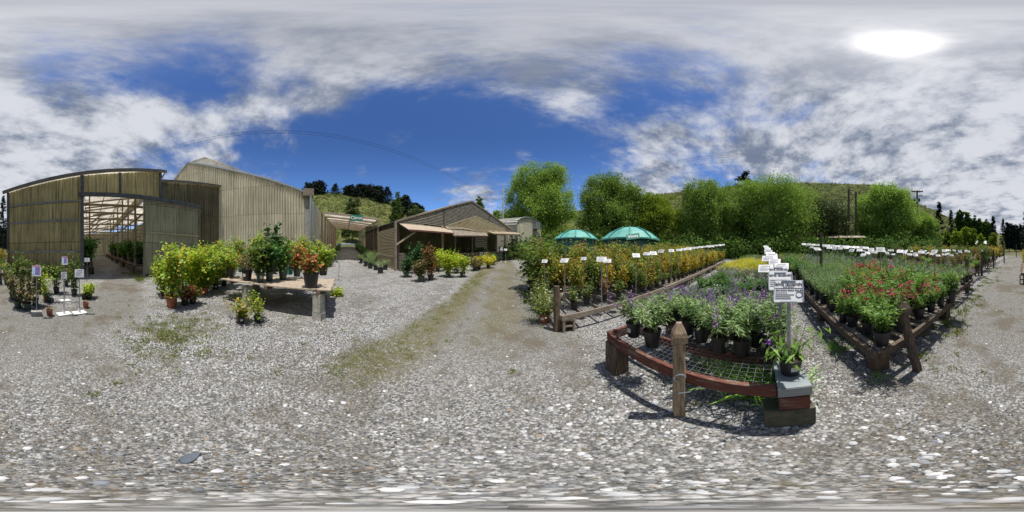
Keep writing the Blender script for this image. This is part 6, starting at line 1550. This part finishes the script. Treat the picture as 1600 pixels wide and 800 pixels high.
for k_ in range(12):
    w_ = F1.w(5.2, 1.5 + k_ * 1.7); K['broad'].put(onb(w_.x, w_.y, 0), label=f'broad leaved plant on the floor behind the right greenhouse bench, {od(k_)} in', group='floor plants behind the right bench', scale=1.2)
    w_ = F1.w(-3.2, 2.5 + k_ * 1.7); K['broad'].put(onb(w_.x, w_.y, 0), label=f'broad leaved plant on the floor behind the left greenhouse bench, {od(k_)} in', group='floor plants behind the left bench', scale=1.2)

# ------------------------------------------------------------ small weeds in the gravel, uncountable
rg = np.random.default_rng(91); Bs = []
def tuft(x, y, n_, s_, hgt):
    b_ = np.zeros((n_, 3)); b_[:, 0] = x + rg.normal(size=n_) * s_; b_[:, 1] = y + rg.normal(size=n_) * s_; b_[:, 2] = SL * (np.sqrt(b_[:, 0] ** 2 + b_[:, 1] ** 2 + 9) - 3); Bs.append((b_, np.full(n_, hgt)))
for i in range(420): y = rg.uniform(.8, 11); tuft(-1.55 - .045 * y + rg.normal() * .22, y, 26, .05, rg.uniform(.015, .035))
for i in range(220): tuft(-2.6 + rg.normal() * .5, -1.45 + rg.normal() * .42, 24, .05, rg.uniform(.02, .05))
for i in range(90): a = rg.uniform(0, 6.28); r = rg.uniform(1.2, 7); tuft(r * math.sin(a), r * math.cos(a), 22, .03, rg.uniform(.02, .045))
for i in range(170): y = rg.uniform(-14, -1.6); tuft(1.35 - y * .075 + rg.normal() * .28, y, 24, .05, rg.uniform(.03, .08))
for i in range(60): y = rg.uniform(3.4, 12); tuft(.55 + rg.normal() * .15, y, 24, .06, rg.uniform(.03, .08))
for i in range(40): s_ = rg.uniform(0, 1); v = F1.w(2.7 + rg.normal() * .3, -2 + s_ * 3.5); tuft(v.x, v.y, 26, .07, rg.uniform(.04, .12))
for i in range(30): v = F3.w(rg.uniform(-.5, 14), -1.5 + rg.normal() * .3); tuft(v.x, v.y, 26, .08, rg.uniform(.04, .12))
B = np.concatenate([b_ for b_, h_ in Bs]); Hh_ = np.concatenate([h_ for b_, h_ in Bs])
D = rg.normal(size=B.shape) * .6; D[:, 2] = np.abs(D[:, 2]) + .5
V, k = leaf_verts(B, D, Hh_ * 1.3, Hh_ * .28, rg, 'n', .1, .2)
o = npmesh('weeds', V, k, LM['grass_blades']); tag(o, 'small yellow green weeds and grass tufts in the gravel', 'weeds', kind='stuff')
Bs = []
def clump(cx, cy, cz, n_, sx, sy, ln):
    b_ = np.stack([cx + rg.normal(size=n_) * sx, cy + rg.normal(size=n_) * sy, np.full(n_, cz)], 1); Bs.append((b_, ln * rg.uniform(.5, 1.2, n_)))
q = G(1185, 625); clump(q.x + .12, q.y, T(q.x, q.y), 260, .09, .10, .26)
q = G(1178, 590, .45); clump(q.x + .06, q.y, T(q.x, q.y) + .30, 420, .10, .16, .34)
q = G(1120, 560, .45); clump(q.x + .1, q.y, T(q.x, q.y) + .25, 120, .12, .14, .26)
q = G(1305, 545); clump(q.x, q.y, q.z, 200, .12, .08, .18)
q = G(1375, 590); clump(q.x, q.y, q.z, 120, .08, .08, .12)
B = np.concatenate([b_ for b_, h_ in Bs]); Hh_ = np.concatenate([h_ for b_, h_ in Bs]); D = rg.normal(size=B.shape) * .55; D[:, 2] = np.abs(D[:, 2]) + .6
V, k = leaf_verts(B, D, Hh_, Hh_ * .06, rg, 'n', .3, .2)
o = npmesh('grass', V, k, LM['lush_grass']); tag(o, 'lush green grass growing up through and beneath the benches', 'grass', kind='stuff')
for K_ in ALL + KS: K_.done()
